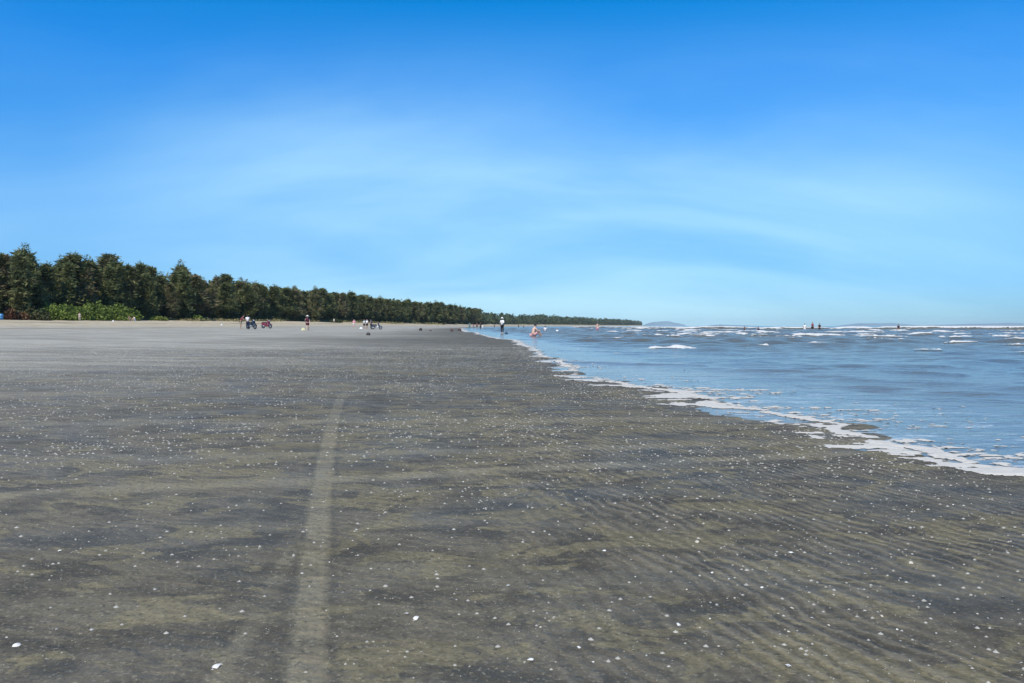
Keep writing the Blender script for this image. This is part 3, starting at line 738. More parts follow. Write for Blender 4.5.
def torus(c, Rr, r, axis='Y', n=24, m=8):
    bm = bmesh.new(); V = []
    for i in range(n):
        a = 2 * math.pi * i / n
        for j in range(m):
            b = 2 * math.pi * j / m; q = Rr + r * math.cos(b)
            V.append(bm.verts.new(Vector(c) + Vector((q * math.cos(a), r * math.sin(b), q * math.sin(a)))))
    for i in range(n):
        for j in range(m):
            bm.faces.new((V[i * m + j], V[((i + 1) % n) * m + j], V[((i + 1) % n) * m + (j + 1) % m], V[i * m + (j + 1) % m]))
    return bm
def ball(c, r, bm=None, sub=2):
    bm = bm or bmesh.new()
    k = bmesh.ops.create_icosphere(bm, subdivisions=sub, radius=1)
    for q in k['verts']: q.co = Vector((q.co.x * r[0], q.co.y * r[1], q.co.z * r[2])) + Vector(c)
    return bm

# ------------------------------------------------------------------ motorbikes
tyre_m = simple('tyre_rubber', (.022, .022, .024), .85); steel_m = simple('steel', (.5, .5, .52), .3, .1, 12, .9); seat_m = simple('seat_vinyl', (.02, .02, .022), .55)
lamp_m = simple('lamp_glass', (.75, .78, .8), .12); red_lamp = simple('red_lamp', (.45, .02, .02), .2); grey_m = simple('engine_grey', (.16, .16, .17), .5, .2, 20, .5)
def scooter(px, D, rz, paint, label, panel=None):
    x = at(px, D); r = empty('motorbike', (x, D, float(ground(x, D))), rz)
    pm = panel or paint
    for cx in (-.62, .63):
        w = bobj('wheel', torus((cx, 0, .28), .23, .062), tyre_m, r)
        rim = torus((cx, 0, .28), .175, .018)
        for k in range(5):
            a = k * 2 * math.pi / 5 + .3
            btube([(cx, 0, .28), (cx + .18 * math.cos(a), 0, .28 + .18 * math.sin(a))], .016, 6, rim)
        ball((cx, 0, .28), (.19, .025, .19), rim); bobj('rim', rim, steel_m, w)
    b = box((-.38, 0, .57), (.86, .29, .40), .08, .86, -.12); bmadd(b, box((-.80, 0, .70), (.22, .18, .13), .04)); bobj('body', b, paint, r)
    bobj('footboard', box((.12, 0, .36), (.56, .32, .20), .05), pm, r)
    bobj('leg_shield', box((.39, 0, .68), (.17, .44, .70), .06, .82, -.30), paint, r)
    b = box((.31, 0, 1.00), (.22, .24, .16), .06); bobj('handlebar_cowl', b, paint, r)
    h = btube([(.24, -.36, 1.05), (.31, -.15, 1.03), (.33, 0, 1.02), (.31, .15, 1.03), (.24, .36, 1.05)], .016)
    for s in (-1, 1): btube([(.25, s * .25, 1.05), (.235, s * .38, 1.05)], .024, 8, h)
    bobj('handlebar', h, seat_m, r)
    bobj('headlight', ball((.43, 0, .98), (.05, .08, .06)), lamp_m, r)
    bobj('tail_light', ball((-.90, 0, .71), (.04, .08, .04)), red_lamp, r)
    bobj('seat', box((-.40, 0, .79), (.78, .25, .11), .045, .9), seat_m, r)
    f = btube([(.46, -.07, .62), (.63, -.08, .28)], .026); btube([(.46, .07, .62), (.63, .08, .28)], .026, 8, f); bobj('fork', f, steel_m, r)
    fd = bmesh.new(); V = []
    for k in range(9):
        a = R(20 + 130 * k / 8); V.append([fd.verts.new((.63 + .31 * math.cos(a), s, .28 + .31 * math.sin(a) - abs(s) * .2)) for s in (-.075, -.03, .03, .075)])
    for a, c in zip(V[:-1], V[1:]):
        for j in range(3): fd.faces.new((a[j], a[j + 1], c[j + 1], c[j]))
    bmesh.ops.solidify(fd, geom=fd.faces[:], thickness=.008)
    bobj('front_fender', fd, paint, r)
    bobj('engine', box((-.32, 0, .36), (.70, .24, .26), .05), grey_m, r)
    bobj('exhaust', btube([(-.20, -.16, .30), (-.45, -.18, .32), (-.82, -.18, .42)], [.03, .055, .05], 10), steel_m, r)
    for s in (-1, 1):
        m = btube([(.28, s * .22, 1.06), (.27, s * .29, 1.25)], .008, 6); ball((.265, s * .31, 1.29), (.018, .06, .04), m); bobj('mirror', m, seat_m, r)
    bobj('side_stand', btube([(-.12, .12, .32), (-.08, .26, .02)], .014, 6), steel_m, r)
    tag(r, label, 'motorbike', 'motorbikes parked on the beach')
    return r
blackp = simple('black_paint', (.025, .028, .035), .25, .1, 4, 0, .6); maroon = simple('maroon_paint', (.16, .018, .03), .28, .1, 4, 0, .6); greyp = simple('silver_paint', (.42, .43, .44), .3, .08, 4, .3)
scooter(251.6, 84, R(-36), blackp, 'black motorbike with silver panels parked beside a white shirted person', greyp)
scooter(266.6, 96, R(-28), maroon, 'maroon motorbike parked alone right of the black one')
scooter(376.5, 118, R(-6), simple('dark_blue_paint', (.03, .032, .045), .3), 'dark motorbike farther along the beach right of a small group', greyp)

# ------------------------------------------------------------------ people
def skin_mesh(J, Rd, edges, root, sub=1):
    me = bpy.data.meshes.new('tmp'); names = list(J); ix = {n: i for i, n in enumerate(names)}
    me.from_pydata([J[n] for n in names], [(ix[a], ix[b]) for a, b in edges], [])
    o = bpy.data.objects.new('tmp', me); C.objects.link(o)
    o.modifiers.new('s', 'SKIN'); ly = me.skin_vertices[0].data
    roots = root if isinstance(root, (list, tuple)) else [root]
    for n in names:
        q = Rd[n]; ly[ix[n]].radius = q if isinstance(q, tuple) else (q, q); ly[ix[n]].use_root = n in roots
    m = o.modifiers.new('b', 'SUBSURF'); m.levels = sub; m.render_levels = sub
    dg = bpy.context.evaluated_depsgraph_get(); out = bpy.data.meshes.new_from_object(o.evaluated_get(dg))
    bpy.data.objects.remove(o); bpy.data.meshes.remove(me)
    for p in out.polygons: p.use_smooth = True
    return out
BASE = {'pelvis': (0, 0, .90), 'spine': (0, .0, 1.06), 'chest': (0, 0, 1.24), 'neckb': (0, 0, 1.38), 'neck': (0, .012, 1.44), 'jaw': (0, .028, 1.50), 'head': (0, .022, 1.575), 'crownp': (0, .01, 1.63)}
for s, n in ((-1, 'l'), (1, 'r')):
    BASE.update({'sh' + n: (s * .165, 0, 1.345), 'el' + n: (s * .22, -.02, 1.08), 'wr' + n: (s * .235, .06, .85), 'pa' + n: (s * .235, .075, .79),
                 'hip' + n: (s * .09, 0, .84), 'kn' + n: (s * .10, .02, .46), 'an' + n: (s * .10, -.01, .085), 'to' + n: (s * .12, .14, .03)})
RAD = {'pelvis': (.145, .105), 'spine': (.125, .092), 'chest': (.150, .105), 'neckb': .062, 'neck': .050, 'jaw': (.058, .066), 'head': (.074, .092), 'crownp': (.055, .07)}
for n in 'lr': RAD.update({'sh' + n: .055, 'el' + n: .040, 'wr' + n: .027, 'pa' + n: (.030, .016), 'hip' + n: .088, 'kn' + n: .056, 'an' + n: .036, 'to' + n: .032})
EDG = [('pelvis', 'spine'), ('spine', 'chest'), ('chest', 'neckb'), ('neckb', 'neck'), ('neck', 'jaw'), ('jaw', 'head'), ('head', 'crownp')]
for n in 'lr': EDG += [('chest', 'sh' + n), ('sh' + n, 'el' + n), ('el' + n, 'wr' + n), ('wr' + n, 'pa' + n), ('pelvis', 'hip' + n), ('hip' + n, 'kn' + n), ('kn' + n, 'an' + n), ('an' + n, 'to' + n)]
SKIN = {'tan': simple('tan_skin', (.42, .25, .17), .5, .06, 8), 'light': simple('light_skin', (.58, .38, .28), .5, .06, 8)}
dark_hair = simple('dark_hair', (.018, .015, .014), .5); eye_m = simple('eye_dark', (.02, .018, .016), .2); lip_m = simple('lips', (.35, .13, .11), .5)
def cloth(name, col): return simple(name, col, .85, .12, 9)
def person(px, D, rz, label, pose=None, H=1.65, skin='tan', top=None, bottom=None, longs=False, sleeves=.55, hat=None, hair_long=False, z=None, x=None, group='people on the beach and in the water'):
    J = dict(BASE); J.update(pose or {})
    x = at(px, D) if x is None else x
    zz = float(ground(x, D)) if z is None else z
    r = empty('person', (x, D, zz), rz); r.scale = (H / 1.70,) * 3
    me = skin_mesh(J, RAD, EDG, 'pelvis')
    bm = bmesh.new(); bm.from_mesh(me); bpy.data.meshes.remove(me)
    # fingers and thumb: five tapering bent tubes rooted in each palm
    for n, s in (('l', -1), ('r', 1)):
        wr, pa = Vector(J['wr' + n]), Vector(J['pa' + n]); d = (pa - wr).normalized()
        side = d.cross(Vector((s, 0, .05))).normalized(); inn = side.cross(d)
        for k, L in enumerate((.068, .078, .072, .056)):
            b0 = pa + side * (.026 - .0175 * k) - d * .01
            btube([b0, b0 + d * L * .45, b0 + d * L * .78 + inn * L * .14, b0 + d * L + inn * L * .34], [.0095, .009, .008, .006], 6, bm)
        b0 = pa - d * .035 + side * .026
        btube([b0, b0 + side * .024 + d * .018, b0 + side * .034 + d * .048 + inn * .008], [.011, .0095, .007], 6, bm)
    hd = Vector(J['head']); up = (Vector(J['crownp']) - Vector(J['jaw'])).normalized(); fw = Vector((0, 1, 0)); fw = (fw - up * fw.dot(up)).normalized(); rt = fw.cross(up)
    nf0 = len(bm.faces)
    def blob(c, rr): ball(c, rr, bm, 1)
    blob(hd + fw * .092 - up * .022, (.012, .016, .022))
    for s in (-1, 1): blob(hd + rt * s * .078 - up * .015, (.012, .02, .028))
    nf1 = len(bm.faces)
    for s in (-1, 1): blob(hd + fw * .080 + rt * s * .030 + up * .008, (.011, .009, .008))
    nf2 = len(bm.faces)
    blob(hd + fw * .082 - up * .058, (.022, .010, .006))
    bm.faces.ensure_lookup_table()
    for i in range(nf1, nf2): bm.faces[i].material_index = 1
    for i in range(nf2, len(bm.faces)): bm.faces[i].material_index = 2
    bobj('body', bm, [SKIN[skin], eye_m, lip_m], r)
    # hair: cap over the skull
    hb = bmesh.new(); bmesh.ops.create_icosphere(hb, subdivisions=3, radius=1)
    M = Matrix((rt, fw, up)).transposed()
    for q in hb.verts:
        p = Vector((q.co.x * .090, q.co.y * .106 - .010, q.co.z * .098 + .012))
        q.co = p
    bmesh.ops.delete(hb, geom=[q for q in hb.verts if (q.co.y > .035 and q.co.z < .055) or q.co.z < (-.10 if hair_long else -.05)], context='VERTS')
    for q in hb.verts: q.co = hd + M @ q.co
    if hair_long: btube([hd - fw * .085 + up * .02, hd - fw * .105 - up * .08, hd - fw * .085 - up * .22], [.05, .06, .03], 8, hb)
    bobj('hair', hb, dark_hair, r)
    def inter(a, b, t): return tuple(Vector(J[a]).lerp(Vector(J[b]), t))
    if top:
        K = {k: J[k] for k in ('pelvis', 'spine', 'chest', 'neckb')}; Q = {'pelvis': (.165, .125), 'spine': (.15, .115), 'chest': (.170, .125), 'neckb': .075}
        E = [('pelvis', 'spine'), ('spine', 'chest'), ('chest', 'neckb')]
        for n in 'lr':
            K['sh' + n] = J['sh' + n]; Q['sh' + n] = .070; E.append(('chest', 'sh' + n))
            if sleeves <= 1: K['sl' + n] = inter('sh' + n, 'el' + n, sleeves); Q['sl' + n] = .062; E.append(('sh' + n, 'sl' + n))
            else:
                K['el' + n] = J['el' + n]; Q['el' + n] = .056; K['sl' + n] = inter('el' + n, 'wr' + n, sleeves - 1); Q['sl' + n] = .042
                E += [('sh' + n, 'el' + n), ('el' + n, 'sl' + n)]
        link('shirt', skin_mesh(K, Q, E, 'pelvis'), top, r)
    if bottom:
        K = {'pelvis': J['pelvis']}; Q = {'pelvis': (.160, .122)}; E = []
        for n in 'lr':
            K['hip' + n] = J['hip' + n]; Q['hip' + n] = .108; E.append(('pelvis', 'hip' + n))
            if longs:
                K['kn' + n] = J['kn' + n]; Q['kn' + n] = .075; K['sh_' + n] = inter('kn' + n, 'an' + n, .9); Q['sh_' + n] = .058
                E += [('hip' + n, 'kn' + n), ('kn' + n, 'sh_' + n)]
            else: K['th' + n] = inter('hip' + n, 'kn' + n, .8); Q['th' + n] = .095; E.append(('hip' + n, 'th' + n))
        link('trousers' if longs else 'shorts', skin_mesh(K, Q, E, 'pelvis'), bottom, r)
    if hat is not None:
        kind, hm = hat; hb = bmesh.new()
        V = []
        prof = [(.0, .128), (.06, .122), (.088, .085), (.098, .045), (.10, .035)] + ([(.17, .015), (.205, -.005)] if kind == 'brim' else [(.104, .03)])
        for rr, h in prof:
            V.append([hb.verts.new(hd + rt * rr * math.cos(a) + fw * (rr * 1.12 * math.sin(a) - .005) + up * h) for a in np.linspace(0, 2 * math.pi, 20, endpoint=False)])
        for a, c in zip(V[:-1], V[1:]):
            for i in range(20): hb.faces.new((a[i], a[(i + 1) % 20], c[(i + 1) % 20], c[i]))
        bmesh.ops.remove_doubles(hb, verts=hb.verts, dist=.001)
        if kind == 'cap': bmadd(hb, box(tuple(hd + fw * .15 + up * .03), (.13, .12, .012), .004))
        bobj('hat', hb, hm, r)
    tag(r, label, 'person', group)
    return r
def P(**k): return k
walk = P(anl=(-.10, -.22, .11), knl=(-.10, .06, .48), tol=(-.12, -.08, .04), anr=(.10, .22, .085), knr=(.10, .16, .47), tor=(.12, .36, .03), wrl=(-.26, .16, .87), pal=(-.26, .20, .82), wrr=(.26, -.12, .86), par=(.26, -.13, .80))
bend = P(spine=(0, .12, 1.04), chest=(0, .30, 1.13), neckb=(0, .44, 1.17), neck=(0, .50, 1.19), jaw=(0, .55, 1.20), head=(0, .62, 1.235), crownp=(0, .66, 1.28),
         shl=(-.165, .40, 1.13), shr=(.165, .40, 1.13), ell=(-.20, .46, .90), elr=(.20, .46, .90), wrl=(-.17, .60, .74), wrr=(.17, .60, .74), pal=(-.165, .64, .69), par=(.165, .64, .69))
lean = P(spine=(0, .06, 1.06), chest=(0, .17, 1.21), neckb=(0, .25, 1.33), neck=(0, .29, 1.38), jaw=(0, .33, 1.43), head=(0, .355, 1.50), crownp=(0, .355, 1.555),
         shl=(-.165, .22, 1.29), shr=(.165, .22, 1.29), ell=(-.24, .34, 1.07), elr=(.24, .34, 1.07), wrl=(-.17, .55, 1.02), wrr=(.17, .55, 1.02), pal=(-.16, .60, 1.02), par=(.16, .60, 1.02))
sit = P(pelvis=(0, 0, .14), spine=(0, .03, .30), chest=(0, .10, .47), neckb=(0, .15, .60), neck=(0, .18, .65), jaw=(0, .21, .70), head=(0, .215, .775), crownp=(0, .205, .83), shl=(-.175, .13, .56), shr=(.175, .13, .56),
        hipl=(-.10, .03, .12), hipr=(.10, .03, .12), knl=(-.13, .40, .38), knr=(.13, .40, .38), anl=(-.12, .62, .06), anr=(.12, .62, .06), tol=(-.13, .77, .03), tor=(.13, .77, .03),
        ell=(-.23, .28, .36), elr=(.23, .28, .36), wrl=(-.10, .46, .40), wrr=(.10, .46, .40), pal=(-.04, .49, .40), par=(.04, .49, .42))
hold = P(ell=(-.22, .04, 1.10), elr=(.22, .04, 1.10), wrl=(-.10, .26, 1.18), wrr=(.10, .26, 1.18), pal=(-.06, .30, 1.20), par=(.06, .30, 1.20))
hips = P(ell=(-.34, -.06, 1.10), elr=(.34, -.06, 1.10), wrl=(-.19, .07, .98), wrr=(.19, .07, .98), pal=(-.16, .10, .95), par=(.16, .10, .95))
carry = P(elr=(.26, .02, 1.10), wrr=(.22, .20, 1.26), par=(.20, .21, 1.32))

red_c = cloth('dark_red_cloth', (.26, .03, .055)); white_c = cloth('white_cloth', (.78, .78, .78)); maroon_c = cloth('maroon_cloth', (.085, .014, .03)); pink_c = cloth('pink_cloth', (.70, .30, .36)); navy_c = cloth('navy_cloth', (.025, .03, .06))
black_c = cloth('black_cloth', (.018, .018, .02)); purple_c = cloth('purple_grey_cloth', (.16, .13, .20)); teal_c = cloth('teal_cloth', (.04, .20, .22)); tanc = cloth('tan_cloth', (.40, .32, .22)); straw = cloth('straw_hat', (.78, .76, .66))

person(240.5, 82, R(-78), 'person in a dark red top and shorts bending over left of the black motorbike', lean, 1.68, 'tan', red_c, tanc)
person(247.5, 83, R(20), 'person in a white shirt standing behind the black motorbike', hold, 1.62, 'tan', white_c, navy_c, True)
person(307.4, 76, R(200), 'person in a maroon dress and pale straw hat walking on the sand', {**walk, **carry}, 1.62, 'light', maroon_c, maroon_c, False, .35, ('brim', straw), True)
person(334, 250, R(160), 'tiny person in white near the dark shrub at the edge of the sand', None, 1.5, 'tan', white_c, white_c)
person(354, 122, R(170), 'person in a pink top and pale shorts standing left of the far motorbike group', hips, 1.6, 'light', pink_c, cloth('cream_cloth', (.65, .6, .55)))
person(364.2, 120, R(190), 'person in a pale grey shirt and dark shorts beside the far motorbike', None, 1.62, 'tan', cloth('pale_grey_cloth', (.45, .5, .52)), navy_c)
person(367.0, 119, R(150), 'person in a bright white shirt and black shorts beside the far motorbike', hold, 1.66, 'tan', white_c, black_c)
person(371, 118.5, R(80), 'person in purple grey clothes standing closest to the far motorbike', hips, 1.62, 'tan', purple_c, black_c, True)
person(469.5, 172, R(190), 'person in teal standing at the left of the group on the waterline', None, 1.6, 'tan', teal_c, teal_c, True)
person(473.6, 168, R(170), 'person in a pink top bending at the waterline in the far group', bend, 1.6, 'light', pink_c, white_c)
person(477.0, 168, R(120), 'person in a red top and black shorts in the far waterline group', hold, 1.62, 'tan', red_c, black_c)
person(480.5, 170, R(210), 'person dressed in black at the right of the far waterline group', hips, 1.66, 'tan', black_c, black_c, True)
person(482.6, 174, R(180), 'small child in white beside the person in black at the waterline', None, 1.15, 'tan', white_c, white_c)
person(502.2, 75, R(150), 'person in a white long sleeved top and white hat standing shin deep in the water', hold, 1.68, 'light', white_c, black_c, True, 1.8, ('brim', white_c))
person(494.3, 300, R(180), 'far person in dark clothes left of the white hatted one in the water', None, 1.65, 'tan', black_c, black_c, z=-.3)
person(518.6, 300, R(180), 'far dark figure wading right of the white hatted one', None, 1.7, 'tan', navy_c, black_c, z=-.25)
person(523.6, 310, R(150), 'far dark figure wading just left of the seated shirtless person', None, 1.6, 'tan', black_c, navy_c, z=-.35)
person(532.6, 51, R(-62), 'shirtless person sitting hunched in the shallow water with dark hair', sit, 1.86, 'light', None, cloth('dusky_pink_cloth', (.5, .28, .27)), z=-.02)
person(545.3, 100, R(30), 'person in a white shirt waist deep in the water beyond the seated one', hips, 1.6, 'tan', white_c, navy_c, z=-.80)
person(557.2, 88, R(170), 'small child in white in the water, right of the waist deep person', None, 1.1, 'tan', white_c, white_c, z=-.62)
person(597.4, 112, R(185), 'shirtless person in pink shorts standing knee deep far out in the water', hips, 1.72, 'light', None, pink_c, z=-.42)
G2 = 'bathers far out in the surf'
person(744.6, 108, R(90), 'dark haired bather up to the chest, left of two in the surf', None, 1.65, 'tan', black_c, black_c, z=-.95, group=G2)
person(758.6, 110, R(200), 'dark haired bather up to the chest, right of two in the surf', None, 1.65, 'tan', navy_c, black_c, z=-.95, group=G2)
person(804.8, 122, R(160), 'bather in a white shirt at the left of three far out', None, 1.6, 'tan', white_c, white_c, z=-.42, group=G2)
person(812.6, 122, R(200), 'tallest bather, in a dark red top, in the middle of three', carry, 1.75, 'tan', red_c, black_c, z=-.32, group=G2)
person(819.6, 123, R(180), 'bather dressed in black at the right of three far out', None, 1.66, 'tan', black_c, black_c, z=-.42, group=G2)
person(898.6, 118, R(190), 'lone dark bather in front of the long white breaker at right', None, 1.66, 'tan', navy_c, black_c, z=-.55, group=G2)
G3 = 'people resting near the trees'
person(79.5, line_depth(79.5, -8), R(200), 'pale dressed person standing in front of the bright green shrubs', None, 1.45, 'tan', cloth('beige_cloth', (.5, .42, .36)), cloth('beige_cloth', (.5, .42, .36)), True, group=G3)
person(129.6, line_depth(129.6, -7), R(190), 'person in pink sitting on the sand right of the bright shrubs', sit, 1.75, 'light', pink_c, pink_c, group=G3)
person(134.8, line_depth(134.8, -7), R(150), 'person in white sitting on the sand right of the bright shrubs', sit, 1.85, 'light', white_c, white_c, group=G3)

# ------------------------------------------------------------------ things lying about
def lump(name, px, D, r, mat, label, cat, seed, group=None, z=None):
    x = at(px, D); zz = float(ground(x, D)) if z is None else z
    bm = bmesh.new(); bmesh.ops.create_icosphere(bm, subdivisions=3, radius=1)
    for q in bm.verts:
        k = .72 + .6 * float(fbm(np.array(q.co.x * 1.3 + seed), np.array(q.co.y * 1.3 + q.co.z), seed, 3))
        q.co = Vector((q.co.x * r[0] * k, q.co.y * r[1] * k, max(q.co.z, -.35) * r[2] * k + r[2] * .25))
    o = bobj(name, bm, mat); o.location = (x, D, zz); o.rotation_euler = (0, 0, seed)
    return tag(o, label, cat, group)
dk = simple('dark_driftwood', (.045, .035, .032), .85, .3); rd = simple('red_brown_driftwood', (.09, .045, .04), .85, .3)
GL = 'dark lumps washed up on the sand'
lump('driftwood_lump', 368.3, 52, (.15, .13, .15), dk, 'small black lump alone on the sand below the far motorbike', 'driftwood', 2, GL)
lump('driftwood_lump', 420.5, 108, (.24, .2, .32), dk, 'dark lump on the sand well left of the waterline', 'driftwood', 3, GL)
lump('driftwood_lump', 430.5, 106, (.15, .15, .12), rd, 'smallest brownish lump between two dark ones on the sand', 'driftwood', 4, GL)
lump('driftwood_lump', 451.5, 100, (.28, .2, .25), rd, 'reddish dark lump on the sand nearing the waterline', 'driftwood', 5, GL)
lump('driftwood_lump', 459.8, 112, (.28, .22, .30), rd, 'reddish dark lump right beside the start of the waterline', 'driftwood', 6, GL)
lump('float_ball', 506.2, 68, (.18, .18, .16), simple('dark_float', (.03, .06, .09), .5), 'dark round float in the water right of the white hatted person', 'float', 7, z=.0)
bagm = simple('pale_yellow_bag', (.62, .58, .34), .6, .2); whb = simple('white_bag', (.78, .77, .74), .6, .1)
def bag(px, D, w, h, m, label):
    x = at(px, D); r = empty('bag', (x, D, float(ground(x, D))), .4)
    b = box((0, 0, h * .46), (w, w * .55, h * .92), .05, .72)
    for q in b.verts: q.co += Vector((.03 * math.sin(q.co.z * 17 + q.co.x * 9), .02 * math.sin(q.co.x * 19), 0))
    bobj('sack', b, m, r); bobj('handle', btube([(-w * .2, 0, h * .88), (-w * .12, 0, h * 1.15), (w * .12, 0, h * 1.15), (w * .2, 0, h * .88)], .012, 6), m, r)
    tag(r, label, 'bag', 'bags set down on the sand')
bag(303.2, 76.5, .42, .30, bagm, 'pale yellow bag on the sand at the feet of the walking person')
bag(361, 119, .5, .28, whb, 'white bag on the sand left of the far motorbike group')
bag(221.5, 120, .3, .26, whb, 'small white bag alone on the dry sand left of the motorbikes')
bag(113, 126, .34, .24, whb, 'small white bag on the dry sand below the bright shrubs')
# low white tarp shelter and a blue barrel among the shrubs at far left
TD = line_depth(54, -2.2); x = at(54, TD); r = empty('tarp_shelter', (x, TD, float(ground(x, TD))), .3)
bm = bmesh.new(); V = [bm.verts.new(q) for q in ((-.95, -.6, 1.05), (-.95, .6, .95), (0, -.62, 1.5), (0, .62, 1.42), (.95, -.6, 1.0), (.95, .6, .9), (.98, -.6, .3), (.98, .6, .3))]
for a in ((0, 2, 3, 1), (2, 4, 5, 3), (4, 6, 7, 5)): bm.faces.new([V[i] for i in a])
bmesh.ops.solidify(bm, geom=bm.faces[:], thickness=.02); bobj('tarp', bm, simple('white_tarp', (.74, .78, .84), .6), r, False)
for q in ((-.9, -.55), (-.9, .55), (.9, -.55), (.9, .55)): bobj('pole', btube([(q[0], q[1], -.1), (q[0], q[1], .98)], .025, 6), bark, r)
tag(r, 'low white tarp shelter half hidden among the shrubs at left', 'shelter')
TD = line_depth(1.0, -4); x = at(1.0, TD); r = empty('barrel', (x, TD, float(ground(x, TD))))
bm = bmesh.new(); V = []
for h, q in ((0, .26), (.02, .29), (.28, .29), (.30, .31), (.32, .29), (.58, .29), (.60, .31), (.62, .29), (.86, .29), (.88, .26)): V.append([bm.verts.new((q * math.cos(a), q * math.sin(a), h)) for a in np.linspace(0, 2 * math.pi, 20, endpoint=False)])
for a, c in zip(V[:-1], V[1:]):
    for i in range(20): bm.faces.new((a[i], a[(i + 1) % 20], c[(i + 1) % 20], c[i]))
bm.faces.new(V[0]); bm.faces.new(V[-1])
bobj('drum', bm, simple('blue_plastic', (.06, .22, .42), .45), r); bobj('lid', torus((0, 0, 0), .25, .02), simple('blue_plastic', (.06, .22, .42), .45), r)
r.children[-1].location = (0, 0, .885); r.children[-1].rotation_euler = (R(90), 0, 0)
tag(r, 'blue plastic barrel at the left edge under the trees', 'barrel')

# ------------------------------------------------------------------ shells on the sand
shell_ms = [simple('white_shell', (.62, .60, .55), .45, .08, 90), simple('cream_shell', (.46, .42, .34), .5, .12, 90), simple('grey_shell', (.36, .355, .33), .5, .15, 90)]
def shell_mesh(seed, m):
    g = np.random.default_rng(seed); n, k = 22, 6; V = [(0, -.5, .02)]; asym = g.normal(0, .12)
    for j in range(1, k + 1):
        q = j / k
        for i in range(n):
            a = (-1.15 + 2.3 * i / (n - 1))
            rr = q * (1.0 + .05 * math.cos(a * 16) * q) * (1 - .10 * abs(a)) * (1 + asym * a)
            V.append((rr * math.sin(a) * .62, -.5 + rr * math.cos(a), .30 * math.sin(math.pi * min(1, q * .96) ** .8) * math.cos(a * .9) + .015 * math.cos(a * 16) * q + .01))
    F = []
    for j in range(1, k):
        for i in range(n - 1):
            p = 1 + (j - 1) * n + i; F.append((p, p + 1, p + n + 1, p + n))
    for i in range(n - 1): F.append((0, 1 + i, 2 + i, 2 + i))
    me = bpy.data.meshes.new('shell'); me.from_pydata(V, [], [q if q[2] != q[3] else q[:3] for q in F])
    for p in me.polygons: p.use_smooth = True
    me.materials.append(m)
    return me
shells = [shell_mesh(i, shell_ms[(0, 1, 2, 2, 1, 2)[i]]) for i in range(6)]
special = [(793, 553, .021, 'bright white shell lying alone toward the right on rippled sand'), (531, 664, .017, 'round white shell at the bottom centre of the photo'), (213, 675, .020, 'large white shell near the bottom edge left of the tyre track'),
           (12, 655, .019, 'long white shell at the bottom left corner'), (57, 557, .016, 'white shell by a dark patch at far left'), (680, 626, .014, 'white shell below the olive patch near bottom right'), (791, 669, .016, 'white shell near the bottom edge at right'),
           (508, 587, .013, 'oval white shell in the middle of the foreground'), (196, 437, .03, 'flat white shell farther up the beach left of the track'), (415, 622, .017, 'biggest of a little cluster of white shells right of the track'), (406, 617, .014, 'upper shell of a little white cluster right of the track'), (605, 552, .013, 'creamy shell lying on an olive sand patch')]
def put_shell(x, y, s, me, label, grp=None):
    o = bpy.data.objects.new('shell', me); C.objects.link(o)
    o.location = (x, y, float(ground(x, y)) + s * .03); o.scale = (s, s, s * rnd.uniform(.7, 1.2))
    o.rotation_euler = (rnd.gauss(0, .2), rnd.gauss(0, .2), rnd.uniform(0, 6.28))
    tag(o, label, 'shell', grp)
SG = 'small shells scattered over the wet sand'
for px, row, s, lab in special:
    D = (CAM_H - .02) * FPX / (row - 326)
    put_shell(at(px, D), D, s * .95, shells[0], lab, SG)
n_ind = 285; D0, D1 = 1.5, 3.75
us = []
while len(us) < n_ind:
    y = math.sqrt(rnd.uniform(D0 ** 2, D1 ** 2)); x = rnd.uniform(-.72, .72) * y
    if vnoise(np.array(x * 1.3), np.array(y * 1.3), 3) < rnd.uniform(.15, .75): continue
    if x > shore_x(y) - .5: continue
    us.append((x, y))
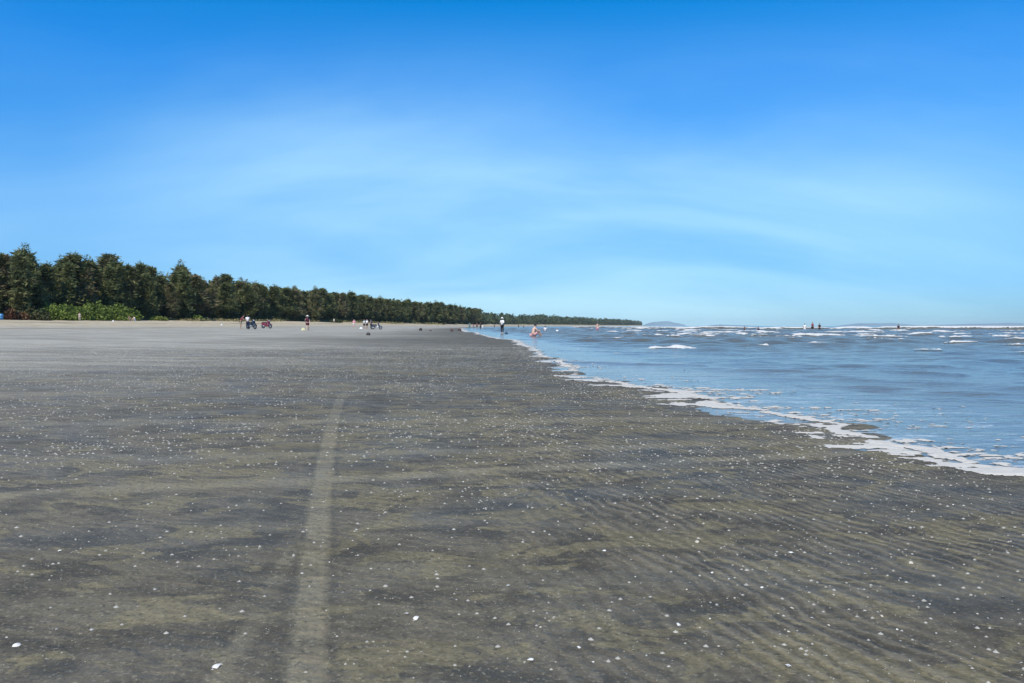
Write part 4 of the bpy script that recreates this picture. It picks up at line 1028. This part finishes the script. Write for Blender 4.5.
for x, y in us:
    s = .0050 + .0055 * rnd.random() ** 2.5 + (.006 if rnd.random() < .06 else 0)
    k = rnd.randrange(6)
    put_shell(x, y, s, shells[k], 'small %s shell lying on the wet foreground sand' % (('white', 'cream coloured', 'grey')[(0, 1, 2, 2, 1, 2)[k]]), SG + (', white', ', cream', ', grey')[(0, 1, 2, 2, 1, 2)[k]])
# the thousands farther off: one scatter of little domes
g = np.random.default_rng(77)
n = 210000
y = np.where(g.random(n) < .035, np.sqrt(g.uniform(1.5 ** 2, 6.0 ** 2, n)), np.sqrt(g.uniform(1.5 ** 2, 26 ** 2, n))); x = g.uniform(-.85, .8, n) * y
ok = (x < shore_x(y) - .25) & (fbm(x * .9, y * 1.2, 3, 3) > g.uniform(.15, .9, n))
x, y = x[ok], y[ok]; n = len(x)
s = (.0029 + .0075 * g.random(n) ** 3.5) * (1 + y * .02) * np.where(y < 3.75, .8, 1)
ang = g.uniform(0, 6.28, n); zs = ground(x, y)
k = 6; V = np.zeros((n, k + 1, 3)); V[:, k] = np.stack([x, y, zs + s * .62], 1)
for i in range(k):
    a = ang + 2 * math.pi * i / k; rr = s * (.75 + .5 * g.random(n))
    V[:, i] = np.stack([x + rr * np.cos(a), y + rr * .75 * np.sin(a), zs - .001], 1)
base = (np.arange(n) * (k + 1))[:, None]
F = np.concatenate([np.stack([base[:, 0] + i, base[:, 0] + (i + 1) % k, base[:, 0] + k], 1) for i in range(k)])
o = link('shell_scatter', mesh_np('shell_scatter', V.reshape(-1, 3), F), simple('shell_grit', (.35, .335, .29), .6, .4, 60))
tag(o, 'countless tiny white shells strewn over the farther wet sand', 'shells', SG, 'stuff')

# ------------------------------------------------------------------ air
def haze():
    bm = bmesh.new(); bmesh.ops.create_cube(bm, size=1)
    for q in bm.verts: q.co = Vector((q.co.x * 19000, 4400 + q.co.y * 9800, 39 if q.co.z > 0 else -3.0))
    for q in bm.verts: 
        if q.co.z > 0: q.co.z = 78
    t = NT('haze_air')
    t.n.remove(t.tc)
    vol = t.add('ShaderNodeVolumePrincipled', {'Color': (.80, .95, 1.0, 1), 'Density': 0.00006, 'Anisotropy': 0.0})
    t.l.new(vol.outputs[0], t.out.inputs['Volume'])
    o = bobj('haze', bm, t.m, None, False)
    tag(o, 'thin blue sea haze', 'haze', kind='stuff')
haze()
